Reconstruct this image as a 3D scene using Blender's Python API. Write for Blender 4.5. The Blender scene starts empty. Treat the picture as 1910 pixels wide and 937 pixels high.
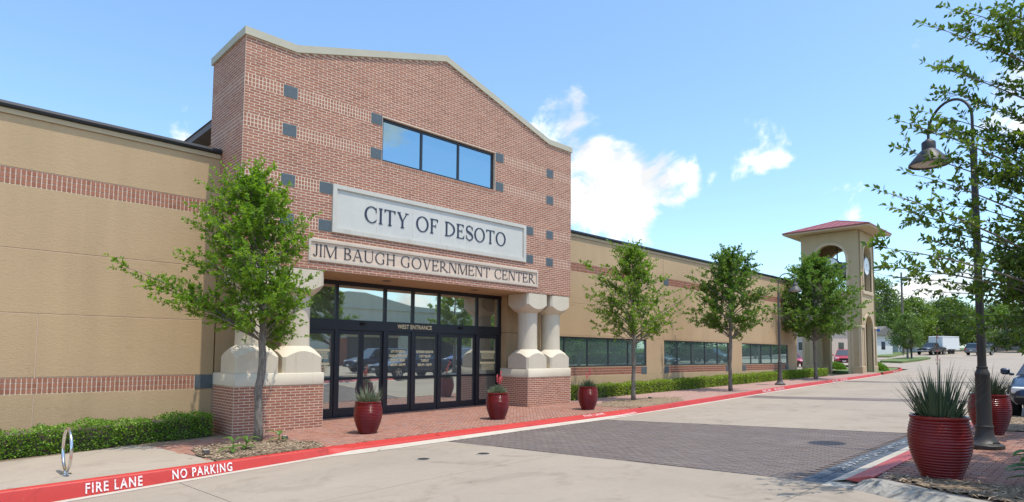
import bpy, math, random
import numpy as np
from mathutils import Vector, Matrix
R = math.radians
random.seed(7)
rng = np.random.default_rng(11)
SC = bpy.context.scene
COL = SC.collection

# ------------------------------------------------------------------ camera
CAM_H = 1.9
AX = np.array([[0.71503412, -0.69904838, 0.00758825],
               [-0.04853616, -0.03881194, 0.99806707],
               [0.69740265, 0.71402031, 0.06168099]])   # right, up, forward
cd = bpy.data.cameras.new('camera')
cam = bpy.data.objects.new('camera', cd)
COL.objects.link(cam)
m = Matrix.Identity(4)
for i in range(3):
    m[i][0] = AX[0][i]; m[i][1] = AX[1][i]; m[i][2] = -AX[2][i]
m[2][3] = CAM_H
cam.matrix_world = m
cd.sensor_width = 36.0
cd.lens = 36.0 * 1132.94 / 1910
cd.shift_y = (589.8 - 468.5) / 1910
cd.clip_start = 0.05
cd.clip_end = 3000
SC.camera = cam
SC.view_settings.view_transform = 'Standard'
SC.view_settings.look = 'None'
SC.view_settings.exposure = 0.94
SC.view_settings.gamma = 1.0

# ------------------------------------------------------------------ sky and sun
SUN_EL, SUN_AZ = 71.0, 168.0           # azimuth clockwise from +Y
W = bpy.data.worlds.new("World")
SC.world = W
W.use_nodes = True
nt = W.node_tree
for n in list(nt.nodes):
    nt.nodes.remove(n)
def wn(t, **k):
    n = nt.nodes.new(t)
    for a, b in k.items():
        setattr(n, a, b)
    return n
def wmath(op, a, b=None, c=None):
    n = wn('ShaderNodeMath', operation=op)
    for i, v in enumerate((a, b, c)):
        if v is None:
            continue
        if isinstance(v, (int, float)):
            n.inputs[i].default_value = v
        else:
            nt.links.new(v, n.inputs[i])
    return n.outputs[0]
sky = wn('ShaderNodeTexSky', sky_type='NISHITA', sun_disc=False)
sky.sun_elevation = R(SUN_EL)
sky.sun_rotation = R(SUN_AZ)
sky.air_density = 1.0
sky.dust_density = 1.2
sky.ozone_density = 0.8
tc = wn('ShaderNodeTexCoord')
# clouds: fractal noise on the view direction, gathered into cumulus groups
n1 = wn('ShaderNodeTexNoise')
n1.inputs['Scale'].default_value = 8.0
n1.inputs['Detail'].default_value = 9.0
n1.inputs['Roughness'].default_value = 0.6
n1.inputs['Distortion'].default_value = 0.35
mp = wn('ShaderNodeMapping')
mp.inputs['Scale'].default_value = (1.0, 1.0, 1.5)
nt.links.new(tc.outputs['Generated'], mp.inputs['Vector'])
nt.links.new(mp.outputs['Vector'], n1.inputs['Vector'])
BLOBS = [((.695, .632, .325), .08, .63), ((.745, .597, .275), .10, .66), ((.795, .545, .258), .085, .66), ((.735, .605, .315), .05, .5),
         ((.826, .500, .262), .05, .58), ((.842, .468, .266), .034, .56), ((.862, .430, .268), .020, .40), ((.715, .618, .315), .06, .62), ((.760, .588, .285), .07, .66), ((.805, .535, .238), .06, .66), ((.825, .500, .262), .045, .62), ((.775, .580, .225), .06, .62), ((.735, .610, .25), .07, .66), ((.768, .576, .281), .09, .55), ((.77, .585, .232), .06, .5),
         ((.884, .360, .300), .042, .52), ((.866, .375, .328), .038, .48), ((.899, .299, .321), .025, .42),
         ((.936, .278, .217), .055, .50), ((.956, .237, .175), .05, .45), ((.945, .118, .300), .10, .42),
         ((.973, .211, .092), .10, .50), ((.262, .917, .298), .035, .45), ((.705, .499, .504), .03, .2),
         ((.500, -.788, .352), .055, .55), ((.560, -.755, .345), .035, .46), ((.500, -.860, .10), .07, .42), ((.58, -.81, .085), .07, .52),
         ((.66, -.75, .09), .08, .52), ((.30, -.8, .5), .2, .45), ((-.3, -.8, .5), .35, .4), ((-.8, .1, .5), .4, .4), ((-.6, .7, .35), .3, .38)]
wz = wn('ShaderNodeTexNoise')
wz.inputs['Scale'].default_value = 11.0
wz.inputs['Detail'].default_value = 5.0
nt.links.new(tc.outputs['Generated'], wz.inputs['Vector'])
ws = wn('ShaderNodeVectorMath', operation='MULTIPLY_ADD')
nt.links.new(wz.outputs['Color'], ws.inputs[0])
ws.inputs[1].default_value = (.09, .09, .09)
ws.inputs[2].default_value = (-.045, -.045, -.045)
wa = wn('ShaderNodeVectorMath', operation='ADD')
nt.links.new(tc.outputs['Generated'], wa.inputs[0])
nt.links.new(ws.outputs[0], wa.inputs[1])
tot = None
for d, s, a in BLOBS:
    v = Vector(d).normalized()
    vs = wn('ShaderNodeVectorMath', operation='DISTANCE')
    nt.links.new(wa.outputs[0], vs.inputs[0])
    vs.inputs[1].default_value = v
    q = wmath('DIVIDE', vs.outputs['Value'], s)
    q = wmath('MULTIPLY', q, q)
    q = wmath('MULTIPLY', q, -1.0)
    q = wmath('EXPONENT', q)
    q = wmath('MULTIPLY', q, a)
    tot = q if tot is None else wmath('MAXIMUM', tot, q)
dens = wmath('ADD', wmath('MULTIPLY_ADD', n1.outputs['Fac'], 1.55, -.275), tot)
cr = wn('ShaderNodeMapRange', interpolation_type='SMOOTHSTEP')
cr.inputs['From Min'].default_value = 0.82
cr.inputs['From Max'].default_value = 1.10
nt.links.new(dens, cr.inputs['Value'])
b1 = wn('ShaderNodeBackground'); b1.inputs['Strength'].default_value = 0.15
tint = wn('ShaderNodeVectorMath', operation='MULTIPLY')
tint.inputs[1].default_value = (.80, .945, 1.02)
nt.links.new(sky.outputs['Color'], tint.inputs[0])
nt.links.new(tint.outputs[0], b1.inputs['Color'])
b2 = wn('ShaderNodeBackground'); gz = wn('ShaderNodeMapRange')
gz.inputs['From Min'].default_value = .38; gz.inputs['From Max'].default_value = .60
gz.inputs['To Min'].default_value = .50; gz.inputs['To Max'].default_value = .78
nt.links.new(wz.outputs['Fac'], gz.inputs['Value'])
nt.links.new(gz.outputs['Result'], b2.inputs['Strength'])
b2.inputs['Color'].default_value = (0.97, 0.985, 1.0, 1)
mx = wn('ShaderNodeMixShader')
nt.links.new(cr.outputs['Result'], mx.inputs['Fac'])
nt.links.new(b1.outputs[0], mx.inputs[1])
nt.links.new(b2.outputs[0], mx.inputs[2])
wo = wn('ShaderNodeOutputWorld')
nt.links.new(mx.outputs[0], wo.inputs['Surface'])

sl = bpy.data.lights.new('sun', 'SUN')
sl.energy = 2.05
sl.angle = R(0.53)
sl.color = (1.0, 0.94, 0.84)
sun = bpy.data.objects.new('sun', sl)
COL.objects.link(sun)
sd = Vector((math.sin(R(SUN_AZ)) * math.cos(R(SUN_EL)), math.cos(R(SUN_AZ)) * math.cos(R(SUN_EL)), math.sin(R(SUN_EL))))
sun.rotation_euler = sd.to_track_quat('Z', 'Y').to_euler()
sun.location = (0, -10, 40)

# ------------------------------------------------------------------ materials
MATS = {}
class NB:
    """small node builder around one Principled material"""
    def __init__(s, name):
        s.m = bpy.data.materials.new(name); s.m.use_nodes = True
        s.t = s.m.node_tree; s.p = s.t.nodes['Principled BSDF']; s.out = s.t.nodes['Material Output']
        s.obj = s.n('ShaderNodeTexCoord').outputs['Object']
        s.geo = s.n('ShaderNodeNewGeometry')
    def n(s, t, **k):
        x = s.t.nodes.new(t)
        for a, b in k.items(): setattr(x, a, b)
        return x
    def l(s, a, b): s.t.links.new(a, b)
    def noise(s, scale, detail=5, rough=.6, vec=None, dist=0.0):
        x = s.n('ShaderNodeTexNoise'); x.inputs['Scale'].default_value = scale
        x.inputs['Detail'].default_value = detail; x.inputs['Roughness'].default_value = rough
        x.inputs['Distortion'].default_value = dist
        s.l(vec if vec is not None else s.geo.outputs['Position'], x.inputs['Vector'])
        return x.outputs['Fac']
    def ramp(s, f, stops):
        x = s.n('ShaderNodeValToRGB'); e = x.color_ramp.elements
        while len(e) < len(stops): e.new(0.5)
        for i, (p, c) in enumerate(stops):
            e[i].position = p; e[i].color = (*c, 1) if len(c) == 3 else c
        s.l(f, x.inputs['Fac']); return x.outputs['Color']
    def mix(s, a, b, f, mode='MIX'):
        x = s.n('ShaderNodeMix', data_type='RGBA', blend_type=mode)
        for v, i in ((f, 0), (a, 6), (b, 7)):
            if isinstance(v, (int, float)): x.inputs[i].default_value = v
            elif isinstance(v, tuple): x.inputs[i].default_value = (*v, 1)
            else: s.l(v, x.inputs[i])
        return x.outputs[2]
    def mul(s, c, f, lo, hi):
        """scale a colour by a factor running lo..hi with f"""
        x = s.n('ShaderNodeMapRange'); x.inputs['To Min'].default_value = lo; x.inputs['To Max'].default_value = hi
        s.l(f, x.inputs['Value'])
        y = s.n('ShaderNodeVectorMath', operation='SCALE')
        if isinstance(c, tuple): y.inputs[0].default_value = c
        else: s.l(c, y.inputs[0])
        s.l(x.outputs['Result'], y.inputs['Scale']); return y.outputs[0]
    def rnd(s):
        a = s.geo.outputs['Random Per Island']; o = s.n('ShaderNodeObjectInfo').outputs['Random']
        x = s.n('ShaderNodeMath', operation='ADD'); s.l(a, x.inputs[0]); s.l(o, x.inputs[1])
        y = s.n('ShaderNodeMath', operation='FRACT'); s.l(x.outputs[0], y.inputs[0]); return y.outputs[0]
    def bump(s, h, st, dist=.01):
        x = s.n('ShaderNodeBump'); x.inputs['Strength'].default_value = st; x.inputs['Distance'].default_value = dist
        s.l(h, x.inputs['Height']); s.l(x.outputs['Normal'], s.p.inputs['Normal'])
    def done(s, c=None, rough=None, **k):
        if c is not None:
            if isinstance(c, tuple): s.p.inputs['Base Color'].default_value = (*c, 1)
            else: s.l(c, s.p.inputs['Base Color'])
        if rough is not None:
            if isinstance(rough, (int, float)): s.p.inputs['Roughness'].default_value = rough
            else: s.l(rough, s.p.inputs['Roughness'])
        for a, b in k.items(): s.p.inputs[a.replace('_', ' ')].default_value = b
        MATS[s.m.name] = s.m; return s.m

def simple(name, c, rough=.6, var=.12, scale=6, bump=0, bs=60, **k):
    b = NB(name)
    col = b.mul(c, b.noise(scale, 6), 1 - var, 1 + var)
    if bump: b.bump(b.noise(bs, 4), bump, .01)
    return b.done(col, rough, **k)

def mk_stucco(name, c):
    b = NB(name)
    big = b.noise(.55, 4); fine = b.noise(38, 5, .7)
    vec = b.n('ShaderNodeMapping'); vec.inputs['Scale'].default_value = (1.6, 1.6, .12)
    b.l(b.geo.outputs['Position'], vec.inputs['Vector'])
    streak = b.noise(1.0, 5, .65, vec.outputs['Vector'])
    col = b.mul(c, big, .90, 1.10)
    col = b.mul(col, streak, .84, 1.13)
    st = b.ramp(b.noise(.9, 8, .7, dist=.8), [(.60, (1, 1, 1)), (.80, (.80, .77, .72))]); col = b.mix(col, st, 1.0, 'MULTIPLY')
    col = b.mul(col, fine, .90, 1.10)
    sv = b.n('ShaderNodeMapping'); sv.inputs['Scale'].default_value = (16, 16, 34)
    b.l(b.geo.outputs['Position'], sv.inputs['Vector'])
    b.bump(b.noise(1.0, 4, .6, sv.outputs['Vector']), .5, .010)
    return b.done(col, .9)
mk_stucco('stucco_tan', (.492, .338, .190))
mk_stucco('stucco_tower', (.47, .36, .215))
mk_stucco('stucco_grey', (.60, .60, .50))

b = NB('brick_red')
r_ = b.rnd()
col = b.ramp(r_, [(0, (.295, .110, .064)), (.3, (.345, .132, .076)), (.7, (.385, .156, .092)), (1, (.325, .136, .088))])
col = b.mul(col, b.noise(26, 6, .7), .80, 1.22)
col = b.mul(col, b.noise(.7, 4), .90, 1.12)
b.bump(b.noise(120, 4), .35, .004); b.done(col, .85)
b = NB('mortar'); col = b.mul((.71, .545, .415), b.noise(1.2, 7, .7), .80, 1.12); b.bump(b.noise(140, 3), .4, .004); b.done(col, .95)
b = NB('paver_red'); r_ = b.rnd()
col = b.ramp(r_, [(0, (.30, .135, .090)), (.45, (.385, .185, .125)), (.8, (.36, .195, .145)), (1, (.30, .175, .14))])
col = b.mul(col, b.noise(1.1, 6, .65), .78, 1.16); col = b.mul(col, b.noise(40, 4), .88, 1.1); b.bump(b.noise(90, 4), .3, .004); b.done(col, .85)
b = NB('paver_dark'); r_ = b.rnd()
col = b.ramp(r_, [(0, (.142, .108, .092)), (.4, (.168, .130, .110)), (.75, (.155, .126, .112)), (1, (.185, .142, .118))])
col = b.mul(col, b.noise(.9, 6, .65), .82, 1.25)
st = b.ramp(b.noise(.5, 5, .6), [(.60, (0, 0, 0)), (.78, (1, 1, 1))])
col = b.mix(col, (.32, .27, .23), b.mul(st, b.noise(9, 4), .1, .9))
col = b.mul(col, b.noise(40, 4), .85, 1.12); b.bump(b.noise(90, 4), .3, .004); b.done(col, .8)
b = NB('paver_slate'); r_ = b.rnd()
col = b.ramp(r_, [(0, (.07, .085, .105)), (.5, (.095, .115, .14)), (1, (.12, .13, .145))])
col = b.mul(col, b.noise(6, 5), .8, 1.2); b.done(col, .8)
b = NB('paver_bed'); b.done(b.mul((.19, .145, .115), b.noise(8, 5), .7, 1.2), .95)
b = NB('walk_pavers')      # too far away to pick the pavers apart
bt = b.n('ShaderNodeTexBrick'); bt.inputs['Scale'].default_value = 1.0
bt.inputs['Brick Width'].default_value = .2; bt.inputs['Row Height'].default_value = .1; bt.inputs['Mortar Size'].default_value = .006
bt.inputs['Color1'].default_value = (.36, .205, .165, 1); bt.inputs['Color2'].default_value = (.42, .255, .21, 1); bt.inputs['Mortar'].default_value = (.27, .2, .16, 1)
b.l(b.geo.outputs['Position'], bt.inputs['Vector'])
b.done(b.mul(bt.outputs['Color'], b.noise(.8, 6), .8, 1.15), .88)
def mk_conc(name, c, joints=False):
    b = NB(name)
    col = b.mul(c, b.noise(.35, 6, .6), .84, 1.13)
    col = b.mul(col, b.noise(7, 6, .7), .9, 1.1)
    col = b.mul(col, b.noise(85, 3, .6), .86, 1.14)
    st = b.ramp(b.noise(.8, 8, .72, dist=1.2), [(.52, (1, 1, 1)), (.72, (.70, .68, .65))])
    sp = b.ramp(b.noise(3.1, 2, .5), [(.74, (1, 1, 1)), (.78, (.55, .53, .5))]); col = b.mix(col, sp, 1.0, 'MULTIPLY')
    col = b.mix(col, st, 1.0, 'MULTIPLY')
    # wheel-track darkening along the lane
    vec = b.n('ShaderNodeMapping'); vec.inputs['Scale'].default_value = (.06, .9, 1)
    b.l(b.geo.outputs['Position'], vec.inputs['Vector'])
    col = b.mul(col, b.noise(1, 5, .6, vec.outputs['Vector']), .88, 1.1)
    b.bump(b.noise(70, 5, .7), .35, .006)
    return b.done(col, .9)
mk_conc('road_concrete', (.35, .287, .22))
mk_conc('pad_concrete', (.38, .315, .245))
mk_conc('gutter_concrete', (.52, .46, .375))
mk_conc('kerb_grey', (.34, .305, .255))
b = NB('kerb_dirty'); st = b.ramp(b.noise(3.2, 7, .7, dist=2.5), [(.40, (.40, .365, .305)), (.62, (.12, .115, .105))])
b.bump(b.noise(60, 5), .4, .008); b.done(st, .9)
simple('joint_dark', (.07, .06, .05), .95, .3, 3)
def mk_redpaint(name, c, wear):
    b = NB(name)
    col = b.mul(c, b.noise(1.6, 6), .82, 1.15)
    ww = b.ramp(b.noise(11, 8, .75), [(wear, (0, 0, 0)), (wear + .06, (1, 1, 1))])
    col = b.mix(col, (.47, .36, .30), ww)
    sc = b.ramp(b.noise(2.3, 8, .75, dist=1.5), [(.55, (1, 1, 1)), (.70, (.52, .48, .47))]); col = b.mix(col, sc, 1.0, 'MULTIPLY')
    b.bump(b.noise(50, 4), .25, .005); return b.done(col, .55)
mk_redpaint('red_paint', (.50, .036, .027), .655)
mk_redpaint('red_paint_faded', (.47, .085, .075), .63)
b = NB('white_paint'); f = b.ramp(b.noise(30, 6, .7), [(.40, (.60, .22, .20)), (.47, (.80, .75, .72))]); b.done(f, .6)
b = NB('white_paint_worn'); f = b.ramp(b.noise(22, 6, .7), [(.40, (.62, .13, .13)), (.50, (.80, .62, .60))]); b.done(f, .6)
b = NB('white_paint_old'); f = b.ramp(b.noise(16, 6, .7), [(.50, (.11, .125, .145)), (.58, (.50, .50, .49))]); b.done(f, .7)
def mk_cast(name, c):
    b = NB(name)
    col = b.mul(c, b.noise(1.4, 6), .86, 1.09); col = b.mul(col, b.noise(60, 4), .90, 1.07)
    vec = b.n('ShaderNodeMapping'); vec.inputs['Scale'].default_value = (5, 5, .5); b.l(b.geo.outputs['Position'], vec.inputs['Vector'])
    st = b.ramp(b.noise(1, 6, .7, vec.outputs['Vector']), [(.58, (1, 1, 1)), (.76, (.80, .765, .70))]); col = b.mix(col, st, 1.0, 'MULTIPLY')
    pit = b.ramp(b.noise(45, 3, .6), [(.70, (1, 1, 1)), (.76, (.72, .68, .62))]); col = b.mix(col, pit, 1.0, 'MULTIPLY')
    b.bump(b.noise(110, 4), .25, .004); return b.done(col, .85)
mk_cast('cast_stone', (.66, .575, .44))
mk_cast('sign_stone', (.585, .55, .475))
b = NB('sign_slab'); r_ = b.rnd()
col = b.ramp(r_, [(0, (.58, .555, .49)), (.5, (.62, .60, .54)), (1, (.56, .545, .495))])
col = b.mul(col, b.noise(2.2, 7, .7, dist=.8), .86, 1.10); b.done(col, .75)
mk_cast('sign_face_tan', (.60, .51, .41))
mk_cast('coping_stone', (.50, .455, .345))
simple('slate_tile', (.085, .105, .115), .55, .25, 9, .3, 80)
simple('letter_navy', (.025, .033, .062), .45, .1)
simple('letter_dark', (.035, .035, .045), .6, .1)
simple('letter_gold', (.86, .72, .42), .5, .05)
b = NB('decal_gold'); b.done((.88, .74, .42), .5)
simple('alu_black', (.020, .021, .028), .35, .15, 8)
simple('gutter_black', (.016, .018, .022), .45, .2, 3)
simple('fascia_tan', (.50, .38, .235), .7, .08)
simple('soffit_tan', (.46, .30, .155), .85, .06)
simple('rake_fascia', (.135, .10, .09), .6, .1)
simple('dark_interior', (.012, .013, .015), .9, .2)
b = NB('glass_door'); b.done((.60, .64, .60), .015, Metallic=.88, IOR=1.5)
b = NB('glass_blue'); b.done((.28, .42, .49), .02, Metallic=.9, IOR=1.5)
b = NB('glass_wing'); b.done((.42, .58, .56), .02, Metallic=.85, IOR=1.5)
b = NB('chrome'); b.done(b.mul((.72, .70, .68), b.noise(12, 4), .85, 1.05), .16, Metallic=1.0)
b = NB('pot_glaze'); col = b.mul((.17, .0085, .0075), b.noise(5, 6, .7, b.obj), .72, 1.2)
b.bump(b.noise(30, 3, .6, b.obj), .15, .004); b.done(col, .24, Coat_Weight=.08, Coat_Roughness=.06, Specular_IOR_Level=.38)
simple('soil', (.05, .033, .022), .95, .4, 30)
b = NB('mulch'); col = b.ramp(b.noise(22, 7, .75), [(.25, (.10, .065, .04)), (.5, (.29, .205, .13)), (.75, (.44, .335, .22))]); b.bump(b.noise(34, 6, .8), 1.0, .03); b.done(col, .95)
b = NB('mulch_chip'); r_ = b.rnd(); b.done(b.ramp(r_, [(0, (.12, .075, .045)), (.5, (.33, .235, .15)), (1, (.50, .39, .265))]), .95)
def mk_leaf(name, cs, trans=.35, rough=.45):
    b = NB(name)
    col = b.ramp(b.geo.outputs['Random Per Island'], [(i / (len(cs) - 1), c) for i, c in enumerate(cs)])
    col = b.mul(col, b.noise(1.6, 3), .78, 1.25)
    b.done(col, rough)
    b.p.inputs['Specular IOR Level'].default_value = .35
    tr = b.n('ShaderNodeBsdfTranslucent'); y = b.n('ShaderNodeVectorMath', operation='MULTIPLY')
    y.inputs[1].default_value = (1.25, 1.35, .55); b.l(col, y.inputs[0]); b.l(y.outputs[0], tr.inputs['Color'])
    mxs = b.n('ShaderNodeMixShader'); mxs.inputs[0].default_value = trans
    b.l(b.p.outputs[0], mxs.inputs[1]); b.l(tr.outputs[0], mxs.inputs[2]); b.l(mxs.outputs[0], b.out.inputs['Surface'])
    return b.m
mk_leaf('leaf_bright', [(.16, .29, .026), (.23, .37, .032), (.13, .245, .026), (.33, .43, .05)], .5)
mk_leaf('leaf_oak', [(.085, .18, .032), (.13, .235, .038), (.165, .27, .044), (.23, .27, .05)], .42)
mk_leaf('leaf_oak_mid', [(.125, .24, .028), (.175, .305, .034), (.22, .34, .036), (.29, .31, .05)], .46)
mk_leaf('leaf_near', [(.075, .135, .028), (.105, .175, .032), (.14, .21, .034), (.21, .27, .045)], .42, .38)
mk_leaf('leaf_hedge', [(.09, .20, .024), (.135, .27, .03), (.19, .33, .036), (.27, .38, .045)], .3)
mk_leaf('leaf_hedge_light', [(.13, .23, .022), (.20, .31, .026), (.27, .36, .03), (.35, .40, .045)], .3)
mk_leaf('leaf_far', [(.075, .135, .026), (.11, .18, .034), (.15, .215, .04), (.12, .17, .04)], .3)
mk_leaf('leaf_far_light', [(.12, .20, .034), (.17, .25, .04), (.21, .28, .05)], .35)
mk_leaf('leaf_canna', [(.06, .15, .03), (.10, .20, .04), (.16, .25, .05)], .35, .35)
mk_leaf('blade_grey', [(.13, .17, .095), (.19, .225, .135), (.25, .265, .175)], .15)
mk_leaf('blade_dark', [(.05, .085, .045), (.075, .115, .06), (.115, .145, .085)], .15)
mk_leaf('flower_coral', [(.75, .12, .15), (.85, .2, .22), (.7, .16, .2)], .3)
mk_leaf('grass', [(.10, .16, .035), (.13, .19, .045), (.16, .20, .06)], .2)
b = NB('bark'); v = b.n('ShaderNodeMapping'); v.inputs['Scale'].default_value = (14, 14, 4); b.l(b.geo.outputs['Position'], v.inputs['Vector'])
nz = b.noise(1.5, 7, .75, v.outputs['Vector']); b.bump(nz, 1.0, .03); b.done(b.ramp(nz, [(.3, (.075, .06, .048)), (.55, (.235, .20, .165)), (.8, (.36, .32, .27))]), .95)
simple('twig', (.10, .075, .055), .9, .2)
simple('lamp_bronze', (.032, .028, .025), .5, .25, 7, .1, 50)
simple('lamp_grey', (.085, .075, .068), .55, .2, 7)
simple('lens_glass', (.45, .40, .33), .4, .1)
simple('roof_maroon', (.27, .062, .052), .45, .1, 2)
simple('trim_pink', (.54, .42, .28), .85, .06)
simple('tower_stone', (.40, .29, .21), .85, .12, 2)
simple('clock_rim', (.05, .065, .085), .4, .1)
simple('clock_face', (.78, .78, .76), .5, .03)
simple('black_metal', (.012, .012, .013), .45, .1)
simple('rubber', (.013, .013, .014), .85, .2)
b = NB('car_glass'); b.done((.02, .028, .032), .03, IOR=1.9)
def mk_paint(n, c, met=.3): b = NB(n); b.done(b.mul(c, b.noise(2, 3), .95, 1.05), .34, Metallic=met, Coat_Weight=.35, Coat_Roughness=.03)
mk_paint('paint_navy', (.012, .022, .055)); mk_paint('paint_blue', (.02, .05, .17)); mk_paint('paint_red', (.40, .014, .022), .1)
mk_paint('paint_grey', (.085, .09, .088), .5); mk_paint('paint_silver', (.22, .225, .23), .6); mk_paint('paint_white', (.72, .72, .70), 0)
simple('trailer_white', (.74, .74, .72), .45, .04); b = NB('light_lens'); b.done((.75, .76, .78), .1)
b = NB('tail_lens'); b.done((.45, .015, .015), .2)
simple('rim_alloy', (.55, .55, .56), .3, .05, 5, Metallic=.9); simple('plate', (.7, .7, .68), .5, .05)
simple('wood_pole', (.17, .135, .105), .9, .2, 3); simple('house_white', (.62, .62, .60), .8, .06); simple('house_grey', (.33, .32, .30), .85, .08)
simple('house_pink', (.52, .42, .35), .85, .08); simple('roof_shingle', (.16, .145, .13), .9, .2, 4); simple('win_dark', (.03, .035, .04), .1, .05)
simple('sign_blue', (.02, .14, .42), .5, .05); simple('sign_green', (.01, .16, .11), .5, .05); simple('yellow_guy', (.62, .45, .04), .6, .05)
simple('store_dark', (.05, .055, .06), .15, .2); simple('awning', (.16, .10, .08), .8, .1); simple('sign_white', (.78, .78, .76), .5, .03)
b = NB('lawn'); b.done(b.ramp(b.noise(.5, 8, .7), [(.3, (.085, .125, .035)), (.55, (.13, .175, .05)), (.8, (.22, .22, .09))]), .95)
b = NB('earth'); b.done(b.ramp(b.noise(.06, 8, .7), [(.3, (.075, .105, .035)), (.6, (.13, .155, .055)), (.85, (.24, .215, .13))]), .95)
def M(n): return MATS[n]
# ------------------------------------------------------------------ helpers
def tag(o, label=None, cat=None, group=None, kind=None):
    if label: o['label'] = label
    if cat: o['category'] = cat
    if group: o['group'] = group
    if kind: o['kind'] = kind
    return o
def thing(name, loc, label, cat, group=None, rz=0.0):
    o = bpy.data.objects.new(name, None); COL.objects.link(o)
    o.empty_display_size = .2
    o.location = loc; o.rotation_euler = (0, 0, rz)
    o['_w'] = 0
    del o['_w']
    return tag(o, label, cat, group)
def mesh(name, V, F, mat=None, smooth=False):
    me = bpy.data.meshes.new(name)
    V = np.asarray(V, dtype=np.float32).reshape(-1, 3)
    if isinstance(F, np.ndarray) and F.ndim == 2:
        nf, k = F.shape
        me.vertices.add(len(V)); me.vertices.foreach_set('co', V.ravel())
        me.loops.add(nf * k); me.loops.foreach_set('vertex_index', F.astype(np.int32).ravel())
        me.polygons.add(nf); me.polygons.foreach_set('loop_start', np.arange(0, nf * k, k, dtype=np.int32))
        me.polygons.foreach_set('loop_total', np.full(nf, k, dtype=np.int32))
        me.update(calc_edges=True)
    else:
        me.from_pydata(V.tolist(), [], F)
    if smooth:
        me.polygons.foreach_set('use_smooth', np.ones(len(me.polygons), dtype=bool))
    if mat: me.materials.append(M(mat))
    return me
def rootloc(o):
    v = Vector((0, 0, 0))
    while o is not None:
        v = v + o.location; o = o.parent
    return v
def link(name, me, parent=None, world=True, loc=None):
    """world=True: the mesh is in world coordinates and is shifted to sit under an unrotated parent"""
    o = bpy.data.objects.new(name, me); COL.objects.link(o)
    if parent is not None:
        o.parent = parent
        if world: o.location = -rootloc(parent)
    if loc is not None:
        o.location = Vector(loc) - (rootloc(parent) if (parent is not None and world) else Vector((0, 0, 0)))
    return o
class G:
    """collects geometry for one mesh"""
    def __init__(s): s.v = []; s.f = []
    def quad(s, *p):
        b0 = len(s.v); s.v += [tuple(q) for q in p]; s.f.append(tuple(range(b0, b0 + len(p)))); return s
    def box(s, x0, x1, y0, y1, z0, z1):
        b0 = len(s.v)
        s.v += [(x0, y0, z0), (x1, y0, z0), (x1, y1, z0), (x0, y1, z0), (x0, y0, z1), (x1, y0, z1), (x1, y1, z1), (x0, y1, z1)]
        for f in ((0, 3, 2, 1), (4, 5, 6, 7), (0, 1, 5, 4), (1, 2, 6, 5), (2, 3, 7, 6), (3, 0, 4, 7)):
            s.f.append(tuple(b0 + i for i in f))
        return s
    def cbox(s, x0, x1, y0, y1, z0, z1, c=.01):
        """box with all edges chamfered by c"""
        b0 = len(s.v); X = (x0, x1); Y = (y0, y1); Z = (z0, z1); idx = {}
        for i in (0, 1):
            for j in (0, 1):
                for k in (0, 1):
                    px, py, pz = X[i], Y[j], Z[k]; dx = c if i == 0 else -c; dy = c if j == 0 else -c; dz = c if k == 0 else -c
                    for a, p in enumerate(((px, py + dy, pz + dz), (px + dx, py, pz + dz), (px + dx, py + dy, pz))):
                        idx[i, j, k, a] = len(s.v); s.v.append(p)
                    s.f.append(tuple(idx[i, j, k, a] for a in (0, 1, 2)))
        for i in (0, 1): s.f.append(tuple(idx[i, j, k, 0] for j, k in ((0, 0), (1, 0), (1, 1), (0, 1))))
        for j in (0, 1): s.f.append(tuple(idx[i, j, k, 1] for i, k in ((0, 0), (1, 0), (1, 1), (0, 1))))
        for k in (0, 1): s.f.append(tuple(idx[i, j, k, 2] for i, j in ((0, 0), (1, 0), (1, 1), (0, 1))))
        for j in (0, 1):
            for k in (0, 1): s.f.append((idx[0, j, k, 1], idx[1, j, k, 1], idx[1, j, k, 2], idx[0, j, k, 2]))
        for i in (0, 1):
            for k in (0, 1): s.f.append((idx[i, 0, k, 0], idx[i, 1, k, 0], idx[i, 1, k, 2], idx[i, 0, k, 2]))
        for i in (0, 1):
            for j in (0, 1): s.f.append((idx[i, j, 0, 0], idx[i, j, 1, 0], idx[i, j, 1, 1], idx[i, j, 0, 1]))
        return s
    def tube(s, pts, rad, n=8, cap=True):
        pts = [Vector(p) for p in pts]; N = len(pts)
        if isinstance(rad, (int, float)): rad = [rad] * N
        b0 = len(s.v); up = None
        for i, p in enumerate(pts):
            t = (pts[min(i + 1, N - 1)] - pts[max(i - 1, 0)]).normalized()
            if up is None:
                up = Vector((0, 0, 1)) if abs(t.z) < .9 else Vector((1, 0, 0))
            a = up - t * up.dot(t); a.normalize(); up = a; c = t.cross(a)
            for k in range(n):
                th = 2 * math.pi * k / n
                q = p + (a * math.cos(th) + c * math.sin(th)) * rad[i]; s.v.append(tuple(q))
        for i in range(N - 1):
            for k in range(n):
                k2 = (k + 1) % n
                s.f.append((b0 + i * n + k, b0 + i * n + k2, b0 + (i + 1) * n + k2, b0 + (i + 1) * n + k))
        if cap:
            s.f.append(tuple(b0 + k for k in range(n))[::-1]); s.f.append(tuple(b0 + (N - 1) * n + k for k in range(n)))
        return s
    def lathe(s, prof, n=24, c=(0, 0, 0), cap=False):
        b0 = len(s.v); N = len(prof)
        for r, z in prof:
            for k in range(n):
                th = 2 * math.pi * k / n
                s.v.append((c[0] + r * math.cos(th), c[1] + r * math.sin(th), c[2] + z))
        for i in range(N - 1):
            for k in range(n):
                k2 = (k + 1) % n
                s.f.append((b0 + i * n + k, b0 + i * n + k2, b0 + (i + 1) * n + k2, b0 + (i + 1) * n + k))
        if cap:
            s.f.append(tuple(b0 + k for k in range(n))[::-1]); s.f.append(tuple(b0 + (N - 1) * n + k for k in range(n)))
        return s
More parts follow.
